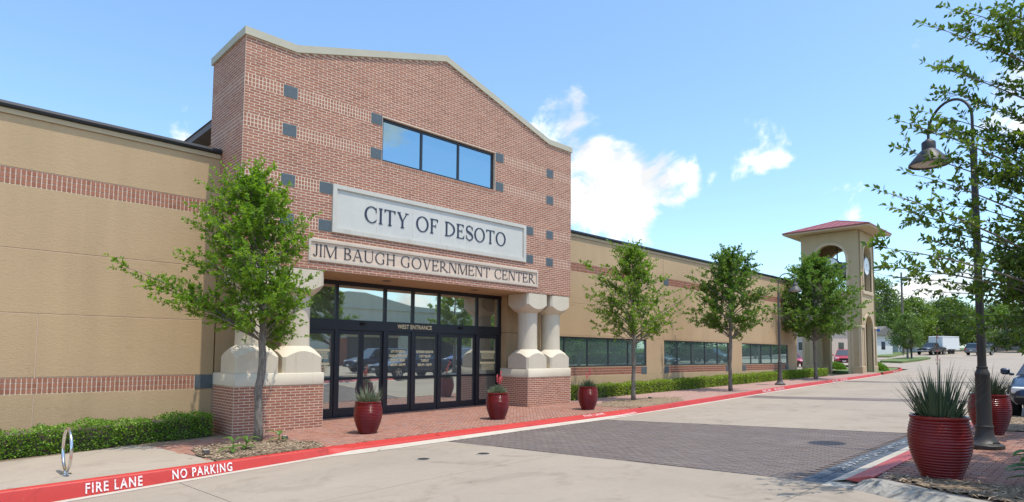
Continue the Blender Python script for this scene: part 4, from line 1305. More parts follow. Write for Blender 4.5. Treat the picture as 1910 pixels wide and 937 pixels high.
# ---- stucco wings
RZT = 6.72
def panels(x0, x1, cuts_low, rows):
    for (za, zb, cuts) in rows:
        xs = [x0] + [c for c in cuts if x0 < c < x1] + [x1]
        for a, c in zip(xs, xs[1:]):
            g = G(); g.cbox(a + .006 * (a > x0), c - .006 * (c < x1), WY, WY + .04, za + .006, zb - .006, .006); g.obj('stucco_panel', 'stucco_tan', bld)
cl = [-12.8, -5.5, 1.76]; cu = [-5.5]
panels(-16, FX0, None, [(-.7, LB[0], cl), (LB[1], 2.655, cl), (2.655, 3.98, cu), (3.98, UB[0], cu), (UB[1], RZT, cu)])
BEG, END = FX1, 42.4
cr_ = [25.83, 34.19]
panels(BEG, END, None, [(2.655, 3.98, cr_), (3.98, UB[0], cr_), (UB[1], RZT, cr_)])
panels(BEG, END, None, [(-.2, 1.014, cr_)])
gaps = [(24.32, 25.85), (32.60, 34.21), (40.90, END)]
for a, c in gaps:
    mid = [q for q in cr_ if a < q < c]
    for z0, z1 in ((1.014, 2.655), UB):
        xs = [a] + mid + [c]
        for p, q in zip(xs, xs[1:]):
            if q - p < .03: continue
            g = G(); g.box(p + .003, q - .003, WY + .001, WY + .04, z0 + .006, z1 - .006); g.obj('stucco_panel', 'stucco_tan', bld)
for x0, x1 in BAYS:    # strips over and under the windows
    g = G(); g.box(x0, x1, WY + .001, WY + .04, 2.605, 2.649); g.box(x0, x1, WY + .001, WY + .04, 1.345, 1.372); g.obj('stucco_panel', 'stucco_tan', bld)
bk = G(); bk.box(-16, FX0 - .002, WY + .012, WY + .3, -.8, RZT)
for a, c, z0, z1 in [(BEG + .002, END, -.25, 1.37), (BEG + .002, END, 2.606, RZT)] + [(p, q, 1.372, 2.604) for p, q in gaps]: bk.box(a, c, WY + .012, WY + .3, z0, z1)
bk.obj('wall_core', 'mortar', bld)
bw = G(); bw.box(-16.0, -15.96, WY + .3, 46, -.8, RZT); bw.box(END - .02, END + .02, WY + .002, 46, -.1, RZT); bw.box(-16, END, 45.9, 46, -.8, RZT); bw.box(END - .3, END - .02, WY+.31, WY+.4, 0, 3)
bw.obj('end_wall', 'stucco_tan', bld)
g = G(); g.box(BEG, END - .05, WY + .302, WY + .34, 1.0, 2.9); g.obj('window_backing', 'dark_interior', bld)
for (a, c), ms in zip(BAYS, ([18.5, 19.98, 21.42, 22.88], [27.13, 28.5, 29.9, 31.3], [35.46, 36.87, 38.36, 39.7])):
    window(a + .002, c - .003, 1.375, 2.602, ms, WY + .035, 'glass_wing', .06)
# roof edge
for a, c in ((-16.05, FX0 - .02), (FX1 + .02, END + .08)):
    g = G(); g.box(a, c, WY - .035, WY + .3, RZT, RZT + .105); g.obj('fascia', 'fascia_tan', bld)
    g = G(); prof = [(WY - .045, RZT + .110), (WY - .10, RZT + .125), (WY - .115, RZT + .17), (WY - .10, RZT + .225), (WY - .05, RZT + .245), (WY + .32, RZT + .245), (WY + .32, RZT + .110)]
    g.prism(prof, 'x', a, c); g.obj('gutter', 'gutter_black', bld)
    g = G(); g.box(a, c, WY + .322, 46.1, RZT, RZT + .10); g.obj('wing_roof', 'roof_shingle', bld)
# higher block behind the brick front, with its overhanging eave
g = G(); g.box(5.95, 16.5, BKY + .01, 30, RZT + .1, 8.12); g.obj('upper_block', 'stucco_tan', bld)
g = G(); g.box(5.5, 16.95, BKY + .012, 30.4, 8.06, 8.24); g.obj('eave_fascia', 'rake_fascia', bld)
g = G(); g.prism([(5.46, 8.245), (16.99, 8.245), (11.2, 9.2)], 'y', BKY + .012, 30.45); g.obj('roof', 'roof_shingle', bld)
# ------------------------------------------------------------------ vegetation
def leaf_mesh(name, C, D, Nn, L, Wd, mat):
    """C centres, D leaf directions, Nn normals (N,3); L, Wd lengths; folded diamond leaves"""
    C = np.asarray(C); D = np.asarray(D); Nn = np.asarray(Nn); n = len(C)
    D = D / (np.linalg.norm(D, axis=1, keepdims=True) + 1e-9)
    S = np.cross(D, Nn); S /= (np.linalg.norm(S, axis=1, keepdims=True) + 1e-9)
    U = np.cross(S, D)
    L = np.broadcast_to(np.asarray(L, float), (n,))[:, None]; Wd = np.broadcast_to(np.asarray(Wd, float), (n,))[:, None]
    a = C - D * L * .5; t = C + D * L * .5; l = C - D * L * .05 + S * Wd * .5 + U * Wd * .18; r = C - D * L * .05 - S * Wd * .5 + U * Wd * .18
    V = np.stack([a, r, t, l], axis=1).reshape(-1, 3)
    b0 = np.arange(n)[:, None] * 4
    F = np.concatenate([b0 + np.array([[0, 1, 2]]), b0 + np.array([[0, 2, 3]])], axis=1).reshape(-1, 3)
    return mesh(name, V, F, mat)
def unit(n, rg):
    v = rg.normal(size=(n, 3)); return v / np.linalg.norm(v, axis=1, keepdims=True)
class Foliage:
    def __init__(s, seed): s.rg = np.random.default_rng(seed); s.C = []; s.D = []; s.N = []; s.L = []; s.W = []; s.g = G()
    def twig(s, p0, p1, nl, L, W, r0=.004, spread=.6, tube=True):
        p0 = np.asarray(p0, float); p1 = np.asarray(p1, float); rg = s.rg; d = p1 - p0; ln = np.linalg.norm(d) + 1e-9; d /= ln
        if tube: s.g.tube([p0, (p0 + p1) / 2 + rg.normal(size=3) * ln * .03, p1], [r0, r0 * .7, r0 * .35], 4, False)
        t = np.sort(rg.uniform(.12, 1.02, nl))[:, None]; P = p0 + d * ln * t
        out = unit(nl, rg); out -= (out @ d)[:, None] * d; out /= (np.linalg.norm(out, axis=1, keepdims=True) + 1e-9)
        dirs = d * rg.uniform(.25, .9, (nl, 1)) + out * rg.uniform(.5, 1.0, (nl, 1)); dirs /= np.linalg.norm(dirs, axis=1, keepdims=True)
        l = L * rg.uniform(.65, 1.2, nl)
        nr = unit(nl, rg) * .9 + np.array([0, 0, .8])
        s.C.append(P + dirs * l[:, None] * .5); s.D.append(dirs); s.N.append(nr); s.L.append(l); s.W.append(W * rg.uniform(.75, 1.15, nl))
    def branch(s, pts, r0, r1, n=6): s.g.tube(pts, list(np.linspace(r0, r1, len(pts))), n, False)
    def build(s, root, leafmat, barkmat='bark', crown='crown', limbs='limbs', loc_world=True):
        if s.g.v: o = s.g.obj(limbs, barkmat, root, loc_world, True)
        me = leaf_mesh(crown, np.concatenate(s.C), np.concatenate(s.D), np.concatenate(s.N), np.concatenate(s.L), np.concatenate(s.W), leafmat)
        return link(crown, me, root, loc_world)
def bez(a, b_, c, n=6):
    return [tuple((1 - t) ** 2 * np.asarray(a) + 2 * t * (1 - t) * np.asarray(b_) + t * t * np.asarray(c)) for t in np.linspace(0, 1, n)]
def tree(base, label, trunk, zc0, zc1, rmax, ncl, seed, leafmat, leafL, leafW, group, name='street_tree', tw=8, nl=13, r0=.1, prof=None, off=(0, 0), twl=(.16, .38), extra=(), ysq=1.0, trunk_mat='bark'):
    """trunk: list of (dx, dy, z) above base; crown of leafy branches between zc0 and zc1 above base"""
    bx, by, bz = base; f = Foliage(seed); rg = f.rg
    t = thing(name, base, label, 'tree', group)
    T = [np.array((bx + a, by + c, bz + z)) for a, c, z in trunk]
    zt = [p[2] for p in T]
    def axis(z): return np.array([np.interp(z, zt, [p[k] for p in T]) for k in range(2)] + [z])
    zs = np.linspace(zt[0], zt[-1], 22)
    rad = [r0 * (1.35 if i == 0 else 1.12 if i == 1 else 1.0) * max(.12, 1 - .9 * max(0, (z - bz - zc0 * .6) / (zt[-1] - bz - zc0 * .6))) for i, z in enumerate(zs)]
    g = G(); P = []
    for i, z in enumerate(zs):
        p = axis(z) + rg.normal(size=3) * np.array([.012, .012, 0]) * (z < bz + zc0 + .5); P.append(p)
    P[0][2] -= .06
    g.tube(P, rad, 10); o = g.obj('trunk', trunk_mat, t, True, True)
    prof = prof or [(0, .45), (.12, .85), (.3, 1.0), (.55, .82), (.8, .45), (1, .08)]
    px, py = zip(*prof)
    targets = []
    for i in range(ncl):
        u = (i + rg.uniform()) / ncl
        h = u ** .9
        Rm = np.interp(h, px, py) * rmax
        ph = i * 2.39996 + rg.normal() * .35
        lob = 1 + .20 * math.sin(ph * 2 + seed) + .16 * math.sin(ph * 3 + h * 9 + seed * 2) + rg.normal() * .10
        rr = Rm * lob * rg.uniform(.25, 1.0) ** .5
        z = bz + zc0 + (zc1 - zc0) * h + rg.normal() * .10
        c = axis(min(z, zt[-1])); hx = 1 - h
        targets.append((c[0] + off[0] * hx + rr * math.cos(ph), c[1] + off[1] * hx + rr * math.sin(ph) * ysq, z, rr))
    for e in extra: targets.append((bx + e[0], by + e[1], bz + e[2], math.hypot(e[0], e[1])))
    for (x, y, z, rr) in targets:
        zsn = max(bz + zc0 * .82, z - .25 - .55 * rr * rg.uniform(.7, 1.2)); zsn = min(zsn, zt[-1] - .15)
        a = axis(zsn); e = np.array((x, y, z)); m_ = a * .45 + e * .55; m_[2] += -.02 + .12 * rr
        pts = bez(a, m_, e, 6); f.branch(pts, .007 + .006 * rr, .004)
        pts = np.array(pts); ln = max(rr, .3)
        for k in range(tw):
            s_ = rg.uniform(.35, 1.0) if rr > .5 else rg.uniform(.1, 1.0)
            q = pts[0] * 0; ii = s_ * 5; i0 = min(int(ii), 4); q = pts[i0] * (1 - (ii - i0)) + pts[i0 + 1] * (ii - i0)
            bd = pts[min(i0 + 1, 5)] - pts[i0]; bd = bd / (np.linalg.norm(bd) + 1e-9)
            d = bd * .55 + unit(1, rg)[0] * .8 + np.array([0, 0, .22]); d /= np.linalg.norm(d)
            f.twig(q, q + d * rg.uniform(*twl), nl, leafL, leafW)
        bd = pts[5] - pts[4]; bd /= np.linalg.norm(bd) + 1e-9
        f.twig(pts[5], pts[5] + (bd + unit(1, rg)[0] * .25) * twl[1], nl + 3, leafL, leafW)
    f.build(t, leafmat)
    return t
GT = 'young trees planted along the kerb by the building'
tree((5.30, 13.20, zw(5.3) + .02), 'bright green young tree with bent trunk in the mulch bed left of the entrance', [(0, 0, 0), (0, 0, .7), (-.02, 0, 1.15), (.07, -.02, 1.55), (.04, 0, 1.95), (.02, 0, 2.4), (-.02, 0, 3.2), (-.10, 0, 4.3), (-.22, 0, 5.2), (-.25, 0, 5.6)],
     2.6, 5.75, 1.14, 98, 21, 'leaf_bright', .080, .046, GT, tw=13, nl=18, r0=.084, off=(-.30, 0), prof=[(0, .60), (.10, .95), (.28, 1.0), (.5, .93), (.75, .72), (.92, .38), (1, .12)],
     extra=[(-2.5, .2, 3.5), (-2.25, .25, 3.3), (-2.0, .1, 3.12), (-1.75, -.1, 2.9), (-1.5, .3, 2.75), (-1.8, .2, 3.2), (.55, -.1, 2.3), (.65, .1, 2.5), (.4, .2, 2.2), (.6, -.2, 2.9), (-1.3, .1, 3.2), (-1.35, -.2, 3.8), (-1.2, .2, 4.5)], twl=(.18, .40))
tree((19.48, 13.32, zw(19.5) + .02), 'mid green young tree in mulch just right of the third red planter', [(0, 0, 0), (0, 0, 1.2), (.05, 0, 2.4), (.03, 0, 3.6), (-.03, 0, 5.0), (-.05, 0, 5.7)], 2.55, 5.75, 1.70, 92, 22, 'leaf_oak_mid', .086, .050, GT, tw=11, nl=16, r0=.078,
     prof=[(0, .55), (.1, .9), (.25, 1.0), (.45, .85), (.62, .78), (.8, .42), (.93, .25), (1, .1)], extra=[(-1.5, .9, 4.1), (-1.3, .9, 3.9), (-1.2, 1.0, 4.9), (-1.35, 1.2, 5.1), (1.5, -1.1, 3.7), (1.7, -.9, 3.4), (1.2, -.9, 2.7), (-.55, .5, 5.9)])
tree((27.2, 13.22, zw(27.2)), 'dark green street tree between the second and third ribbon windows', [(0, 0, 0), (-.05, 0, 1.3), (.08, 0, 2.3), (.03, 0, 3.6), (0, 0, 5.2), (.05, 0, 6.2)], 2.95, 6.5, 1.75, 100, 23, 'leaf_oak', .105, .060, GT, tw=14, nl=17, r0=.082,
     prof=[(0, .55), (.1, .95), (.3, 1.0), (.5, .85), (.7, .65), (.88, .45), (1, .15)], extra=[(-1.3, 1.1, 3.3), (-1.2, 1.3, 5.3), (.8, -.7, 6.3)])
tree((40.9, 14.2, zw(40.9)), 'large dark dense street tree in front of the clock tower', [(0, 0, 0), (-.1, 0, 1.6), (-.12, 0, 3.0), (0, 0, 4.5), (.05, 0, 6.2), (.1, 0, 7.8)], 2.9, 7.7, 2.6, 150, 24, 'leaf_oak', .145, .085, GT, tw=13, nl=16, r0=.105, twl=(.25, .55),
     prof=[(0, .6), (.08, .92), (.3, 1.0), (.55, .88), (.75, .66), (.9, .4), (1, .12)])
# ---- overhanging tree on the island, its trunk right of the picture
def island_tree(base, label, tips, seed, n_fill, cx, rmax, zr_, leafL=.085, leafW=.042, leafmat='leaf_near', dn=1.0, group='shade trees on the planting island'):
    f = Foliage(seed); rg = f.rg; t = thing('shade_tree', base, label, 'tree', group)
    bx, by, bz = base; ht = zr_[1] - .8
    g = G(); T = [np.array((bx + .05 * math.sin(z * 1.3), by + .04 * math.cos(z), bz + z)) for z in np.linspace(-.06, ht, 12)]
    g.tube(T, [.14 * (1 - .85 * i / 11) + (.05 if i == 0 else 0) for i in range(12)], 10); g.obj('trunk', 'bark', t, True, True)
    fill = []
    for i in range(n_fill):
        h = (i + rg.uniform()) / n_fill; ph = i * 2.39996 + rg.normal() * .3
        Rm = rmax * np.interp(h, [0, .15, .4, .7, 1], [.75, 1, .95, .7, .2]); rr = Rm * rg.uniform(.12, 1) ** .5
        fill.append((cx[0] + rr * math.cos(ph), cx[1] + rr * math.sin(ph), bz + zr_[0] + (zr_[1] - zr_[0]) * h))
    for ei, e in enumerate(list(tips) + fill):
        dn_ = (.78 if ei < len(tips) else 1.25) * dn
        e = np.array(e, float); rr = math.hypot(e[0] - bx, e[1] - by)
        z0 = min(max(bz + 1.7, e[2] - .45 * rr), bz + ht - .2); a = np.array((bx, by, z0)); m_ = a * .5 + e * .5; m_[2] += .10 * rr
        pts = np.array(bez(a, m_, e, 9)); f.branch(pts, .007 + .006 * rr, .003, 5)
        nt_ = int((7 + 6.5 * rr) * dn_)
        for k in range(nt_):
            s_ = 1 - rg.uniform(0, .72) ** 1.1; ii = s_ * 8; i0 = min(int(ii), 7); q = pts[i0] * (1 - (ii - i0)) + pts[i0 + 1] * (ii - i0)
            bd = pts[min(i0 + 1, 8)] - pts[i0]; bd /= np.linalg.norm(bd) + 1e-9
            d = bd * .8 + unit(1, rg)[0] * .65 + np.array([0, 0, .12]); d /= np.linalg.norm(d)
            f.twig(q, q + d * rg.uniform(.14, .36), int(rg.integers(10, 16)), leafL, leafW, .0035)
        bd = pts[8] - pts[7]; bd /= np.linalg.norm(bd) + 1e-9
        f.twig(pts[8], pts[8] + bd * .3, 12, leafL, leafW, .0035)
    f.build(t, leafmat); return t
TIPS = [(9.38, 1.67, 6.23), (9.84, 1.47, 6.57), (8.99, 1.89, 4.88), (9.68, 1.75, 5.16), (9.5, 1.6, 5.68), (9.24, 1.95, 4.58), (9.9, 1.83, 4.98), (8.62, 2.05, 3.93), (9.22, 2.03, 3.81), (9.24, 1.84, 4.24), (8.37, 2.08, 3.22), (8.82, 2.07, 3.02), (9.34, 1.99, 2.93), (9.16, 1.74, 3.02), (9.67, 1.89, 3.67), (9.65, 1.7, 2.75), (10.16, 1.65, 2.46), (10.53, 1.44, 2.32), (10.64, 1.19, 2.39), (11.15, 1.14, 2.1), (10.14, 1.24, 2.65), (9.59, 1.61, 4.48), (9.97, 1.57, 3.97), (9.96, 1.38, 6.28), (10.4, 1.2, 6.68), (10.09, 1.3, 5.63), (10.08, 1.01, 5.89), (9.6, 1.53, 5.36), (9.6, 1.7, 3.39), (10.15, 1.44, 3.32), (10.09, 1.2, 3.64), (10.16, 1.08, 4.27), (10.23, 1.23, 4.84), (10.17, 1.0, 5.05), (9.72, 1.25, 4.08), (9.61, 1.43, 4.8), (10.03, 1.02, 3.18), (9.86, 1.36, 2.78), (10.04, 1.16, 3.06)]
island_tree((11.6, -.2, IZ(11.6, -.2)), 'leafy oak whose branches overhang the right edge and the near lamp', TIPS + [(rng.uniform(9.9, 10.9), rng.uniform(.95, 1.16), rng.uniform(2.3, 6.6)) for _ in range(26)], 31, 140, (11.1, -.85), 2.3, (2.0, 7.4))
island_tree((17.6, -.55, IZ(17.6, -.5)), 'second oak farther along the island behind the near lamp', [], 32, 120, (16.4, -.75), 2.6, (2.4, 7.0), .11, .055, 'leaf_oak_mid', 1.5)
island_tree((9.4, -2.3, zr(9.4, -2.3)), 'oak beside the island just outside the right edge, shading the near planter', [], 34, 120, (9.9, -1.75), 2.35, (3.0, 7.4), .11, .055, 'leaf_oak_mid', 1.6)
island_tree((27.4, -1.4, zr(27.4, -1.4)), 'third oak beside the parking bays, mirrored in the entrance doors', [], 33, 80, (27.4, -1.4), 2.3, (2.2, 6.6), .12, .06, 'leaf_oak_mid', 1.5)

# ---- hedges
def hedge(path, w, h, label, seed, n, leafmat, L=.055, Wd=.034):
    """path: centre line points (x, y); a clipped hedge with leaves through its outer shell"""
    rg = np.random.default_rng(seed)
    x0, y0 = path[0]; t = thing('hedge', (x0, y0, zw(x0)), label, 'hedge', 'clipped hedges along the building')
    P = np.array(path, float); seg = np.linalg.norm(np.diff(P, axis=0), axis=1); cum = np.concatenate([[0], np.cumsum(seg)])
    def at(s): return np.interp(s, cum, P[:, 0]), np.interp(s, cum, P[:, 1])
    Ltot = cum[-1]
    g = G(); N = max(4, int(Ltot / .5))
    for i in range(N + 1):
        x, y = at(Ltot * i / N); z = zw(x); k = .72
        for dy, dz in ((-w / 2 * k, 0), (-w / 2 * k, h * .82), (0, h * .88), (w / 2 * k, h * .82), (w / 2 * k, 0)): g.v.append((x, y + dy, z + dz))
    for i in range(N):
        for k in range(4): g.f.append((i * 5 + k, (i + 1) * 5 + k, (i + 1) * 5 + k + 1, i * 5 + k + 1))
    g.f.append((0, 1, 2, 3, 4)); g.f.append(tuple(N * 5 + k for k in (4, 3, 2, 1, 0)))
    g.obj('stems', 'twig', t)
    s = rg.uniform(0, Ltot, n); x = np.interp(s, cum, P[:, 0]); y = np.interp(s, cum, P[:, 1]); z = np.array([zw(a) for a in x])
    u = rg.uniform(-1, 1, n); side = rg.uniform(0, 1, n)
    bump = .035 * np.sin(s * 3.1 + seed) + .03 * np.sin(s * 7.7) + .02 * np.sin(s * 17)
    hh = h + bump + rg.normal(0, .018, n); ww = w / 2 + bump * .6 + rg.normal(0, .02, n)
    nx = np.zeros((n, 3)); cy = np.zeros(n); cz = np.zeros(n)
    ontop = side < .36; front = (side >= .36) & (side < .86); back = side >= .86
    cy[ontop] = u[ontop] * ww[ontop]; cz[ontop] = hh[ontop] * (1 - .10 * u[ontop] ** 4); nx[ontop] = (0, 0, 1)
    v = rg.uniform(.02, 1, n)
    cy[front] = -ww[front]; cz[front] = v[front] * hh[front]; nx[front] = (0, -1, .25)
    cy[back] = ww[back]; cz[back] = v[back] * hh[back]; nx[back] = (0, 1, .25)
    inset = rg.uniform(0, .085, n); cy -= np.sign(cy) * inset * (~ontop); cz -= inset * ontop
    ends = (s < .12) | (s > Ltot - .12)
    D = nx + unit(n, rg) * .9; Nn = nx * .5 + unit(n, rg) * .8 + np.array([0, 0, .5])
    C = np.stack([x, y + cy, z + np.maximum(cz, .015)], 1)
    me = leaf_mesh('foliage', C, D, Nn, L * rg.uniform(.7, 1.25, n), Wd * rg.uniform(.8, 1.2, n), leafmat)
    link('foliage', me, t); return t
hedge([(-9, 14.75), (1.1, 14.82), (3.2, 15.15), (4.95, 15.32)], 1.0, .50, 'dark green clipped hedge at the foot of the left wall behind the bike ring', 41, 30000, 'leaf_hedge', .052, .032)
hedge([(17.4, 15.36), (30, 15.42), (42.2, 15.62), (46.8, 15.75)], .68, .50, 'long low bright green hedge under the ribbon windows', 42, 30000, 'leaf_hedge_light', .065, .042)
for (x, y, rr, lb) in ((57.5, 15.2, .75, 'rounded clipped shrub at the foot of the green sign pole'), (60.3, 16.2, .8, 'rounded clipped shrub farther behind the sign pole'), (58.2, 18.6, .75, 'small round dark shrub seen through the clock tower opening')):
    rg = np.random.default_rng(int(x * 10)); n = 2600; d = unit(n, rg); d[:, 2] = np.abs(d[:, 2])
    t = thing('shrub', (x, y, zw(x)), lb, 'shrub')
    C = np.array([x, y, zw(x)]) + d * np.array([rr * 1.2, rr * 1.2, rr * .85]) * rg.uniform(.86, 1.05, (n, 1))
    link('foliage', leaf_mesh('foliage', C, d + unit(n, rg) * .8, d + unit(n, rg) * .5, .12, .07, 'leaf_hedge'), t)
    g = G(); g.lathe([(rr * .9, 0), (rr * .95, rr * .3), (rr * .6, rr * .65), (.01, rr * .7)], 12, (x, y, zw(x))); g.obj('stems', 'twig', t)

# ---- red glazed planters with their plants
def pot_profile():
    pr = [(.001, .0), (.20, .0), (.212, .012)]
    K = 20
    for i in range(K + 1):
        f = i / K; z = .015 + f * .685
        r = .212 + (.332 - .212) * math.sin(min(f / .66, 1) * math.pi / 2) if f < .66 else .332 - (.332 - .290) * ((f - .66) / .34) ** 1.7
        if i < K:
            dz = .685 / K
            pr += [(r - .002, z), (r + .0062, z + dz * .35), (r + .0062, z + dz * .6), (r - .001, z + dz * .93)]
    pr += [(.292, .700), (.305, .712), (.312, .728), (.308, .745), (.292, .752), (.272, .748), (.262, .72), (.258, .66)]
    return pr
POTP = pot_profile()
def planter(x, y, z, label, plab, seed, nblade, bl, mat, spread=.5, flowers=0, single=False, scale=1.0, fl_h=.25):
    t = thing('planter', (x, y, z), label, 'planter', 'red glazed planters')
    g = G(); g.lathe([(r * scale, zz * scale) for r, zz in POTP], 44); autosmooth(g.obj('pot', 'pot_glaze', t, False), 45)
    g = G(); g.lathe([(.001, .68 * scale), (.26 * scale, .672 * scale)], 24); g.obj('soil', 'soil', t, False)
    rg = np.random.default_rng(seed)
    pl = thing('potted_plant', (x, y, z + .67 * scale), plab, 'plant', 'spiky plants in the red planters')
    big = G()
    for i in range(nblade):
        a = rg.uniform(0, 2 * math.pi); r0 = .21 * scale * math.sqrt(rg.uniform(0, 1)); L = bl * rg.uniform(.5, 1.1) * (1 - .25 * r0 / .21)
        lean = spread * (.15 + .95 * r0 / .21) * rg.uniform(.5, 1.3)
        w = rg.uniform(.007, .012) * (1.0 if bl < .5 else 1.1)
        d = np.array([math.cos(a), math.sin(a), 0]); sd_ = np.array([-d[1], d[0], 0])
        pts = []
        for k in range(5):
            f = k / 4; out = r0 + L * math.sin(lean) * f * (.65 + .35 * f); h = L * math.cos(lean) * f * (1 - .10 * f * lean)
            pts.append(d * out + np.array([0, 0, h]))
        g = G() if single else big
        b0 = len(g.v)
        for k, p in enumerate(pts):
            ww = w * (1 - .9 * (k / 4) ** 1.6); nrm = np.array([0, 0, ww * .5])
            g.v += [tuple(p - sd_ * ww), tuple(p + sd_ * ww), tuple(p - d * ww * .7)]
        for k in range(4):
            for q in range(3):
                q2 = (q + 1) % 3; g.f.append((b0 + k * 3 + q, b0 + k * 3 + q2, b0 + (k + 1) * 3 + q2, b0 + (k + 1) * 3 + q))
        if single: g.obj('blade', mat, pl, False)
    if not single: big.obj('blades', mat, pl, False)
    # grassy base tuft
    n = 900; d = unit(n, rg); d[:, 2] = np.abs(d[:, 2]) * .8 + .25; d /= np.linalg.norm(d, axis=1, keepdims=True)
    C = d * rg.uniform(.06, .30, (n, 1)) * scale * np.array([1, 1, .95 if bl > .3 else .75]); C[:, 2] += .01
    link('tuft', leaf_mesh('tuft', C, d + unit(n, rg) * .45, unit(n, rg), .10, .010, mat), pl, False)
    for i in range(flowers):
        g = G(); a = rg.uniform(0, 6.28); h = fl_h * rg.uniform(.8, 1.25); lx = rg.uniform(-.06, .10); ly = rg.uniform(-.05, .05)
        P = [np.array((lx * k / 4 * 1.6, ly * k / 4, .10 + h * k / 4)) for k in range(5)]
        g.tube(P, .004, 5); st = g.obj('flower_stalk', 'twig', pl, False)
        m_ = 70 if fl_h < .7 else 14; tt = rg.uniform(.42, 1, m_)[:, None]; C = P[1] + (P[4] - P[1]) * tt + unit(m_, rg) * .018
        link('flower', leaf_mesh('flower', C, unit(m_, rg) + np.array([0, 0, .8]), unit(m_, rg), .045, .018, 'flower_coral'), st, False)
    return t
planter(7.74, 12.80, zw(7.74), 'red ribbed planter with pale spiky grass, leftmost, in front of the left doors', 'pale grey green spiky grass growing in the leftmost planter', 51, 110, .60, 'blade_grey', .75)
planter(11.84, 12.68, zw(11.84), 'red planter with upright coral flower spikes by the right pier', 'short tuft with thick coral flower spikes by the right pier', 52, 130, .34, 'blade_grey', .8, 5, fl_h=.46)
planter(15.75, 12.55, zw(15.75), 'red planter with long thin arching blades nearest the mulch tree right of the entrance', 'long thin arching blades with faint coral flowers beside the mulch tree', 53, 90, .44, 'blade_dark', .85, 2, fl_h=.46)
planter(9.70, 1.84, IZ(9.7, 1.84), 'dark red ribbed planter with tall dark spiky blades, nearest, at the front of the island', 'tall dark spiky blades in the nearest planter', 54, 260, .84, 'blade_dark', .50, 1, True, 1.08, fl_h=.95)
planter(15.30, 2.06, IZ(15.3, 2.06), 'dark red ribbed planter half hidden behind the near lamp post', 'dark spiky blades half hidden by the near lamp post', 55, 150, .72, 'blade_dark', .6, 0, False, 1.05)

# ---- broad-leaved plants
def canna(x, y, z, label, leaves, seed):
    t = thing('broadleaf_plant', (x, y, z), label, 'plant', 'young broad-leaved plants in the mulch'); rg = np.random.default_rng(seed)
    for (a, L, w, el, h0) in leaves:
        a = R(a); d = np.array([math.cos(a), math.sin(a), 0]); s_ = np.array([-d[1], d[0], 0]); g = G(); n = 8
        pts = []
        for k in range(n + 1):
            f = k / n; e = R(el) * (1 - .55 * f)
            p = np.array([0, 0, h0]) + d * L * f * math.cos(e) + np.array([0, 0, L * f * math.sin(e) - L * .25 * f * f]); ww = w * math.sin(math.pi * min(.97, f * .9 + .08)) ** .8
            pts.append((p, ww))
        for p, ww in pts:
            up = np.array([0, 0, ww * .35]); g.v += [tuple(p + s_ * ww + up), tuple(p), tuple(p - s_ * ww + up)]
        for k in range(n):
            g.f += [(3 * k, 3 * k + 1, 3 * k + 4, 3 * k + 3), (3 * k + 1, 3 * k + 2, 3 * k + 5, 3 * k + 4)]
        g.obj('leaf', 'leaf_canna', t, False, True)
    g = G(); g.tube([(0, 0, -.03), (0, 0, max(q[4] for q in leaves) + .03)], [.016, .009], 6); g.obj('stem', 'leaf_canna', t, False)
canna(4.72, 12.30, zw(4.7) + .03, 'low plant with long green leaves in mulch left of the bent tree trunk', [(170, .34, .05, 20, .06), (200, .28, .06, 55, .16), (-30, .30, .05, 60, .14), (20, .28, .05, 40, .1), (80, .26, .05, 60, .16), (240, .26, .05, 30, .05), (-70, .22, .045, 30, .06)], 61)
canna(4.42, 12.15, zw(4.4) + .03, 'plant with one tall paddle leaf at the left end of the mulch bed', [(130, .26, .065, 65, .18), (190, .32, .05, 10, .08), (0, .26, .05, 25, .08), (250, .26, .05, 20, .05)], 62)
canna(5.62, 12.85, zw(5.6) + .03, 'small plant with a few upright leaves right of the bent tree trunk', [(150, .36, .045, 62, .10), (20, .20, .04, 60, .12), (60, .24, .05, 70, .12), (-60, .2, .04, 35, .04), (190, .24, .04, 25, .05)], 63)
canna(9.62, .86, IZ(9.6, .9) + .02, 'dark green bushy plant at the right edge of the picture beside the near planter', [(95, .30, .06, 30, .14), (120, .34, .07, 15, .22), (150, .28, .06, 50, .26), (60, .30, .06, 45, .28), (170, .28, .06, 10, .12), (110, .26, .06, 62, .32), (80, .32, .06, 5, .10), (200, .3, .06, 30, .2), (20, .3, .06, 30, .2), (135, .3, .06, 35, .36)], 64)

# ---- small ground lights in the mulch
for x, y, lb in ((3.98, 12.30, 'small grey ground light at the left end of the mulch bed'), (5.82, 13.02, 'small grey ground light right of the bent tree trunk'), (20.4, 13.2, 'small dark ground light in the mulch by the mid green tree')):
    t = thing('ground_light', (x, y, zw(x)), lb, 'ground light', 'ground lights in the mulch')
    g = G(); g.cbox(-.055, .055, -.045, .045, -.02, .105, .008); g.obj('housing', 'lamp_grey', t, False)
    g = G(); g.cbox(-.043, .043, -.035, .035, .104, .112, .003); g.obj('lens', 'lens_glass', t, False)

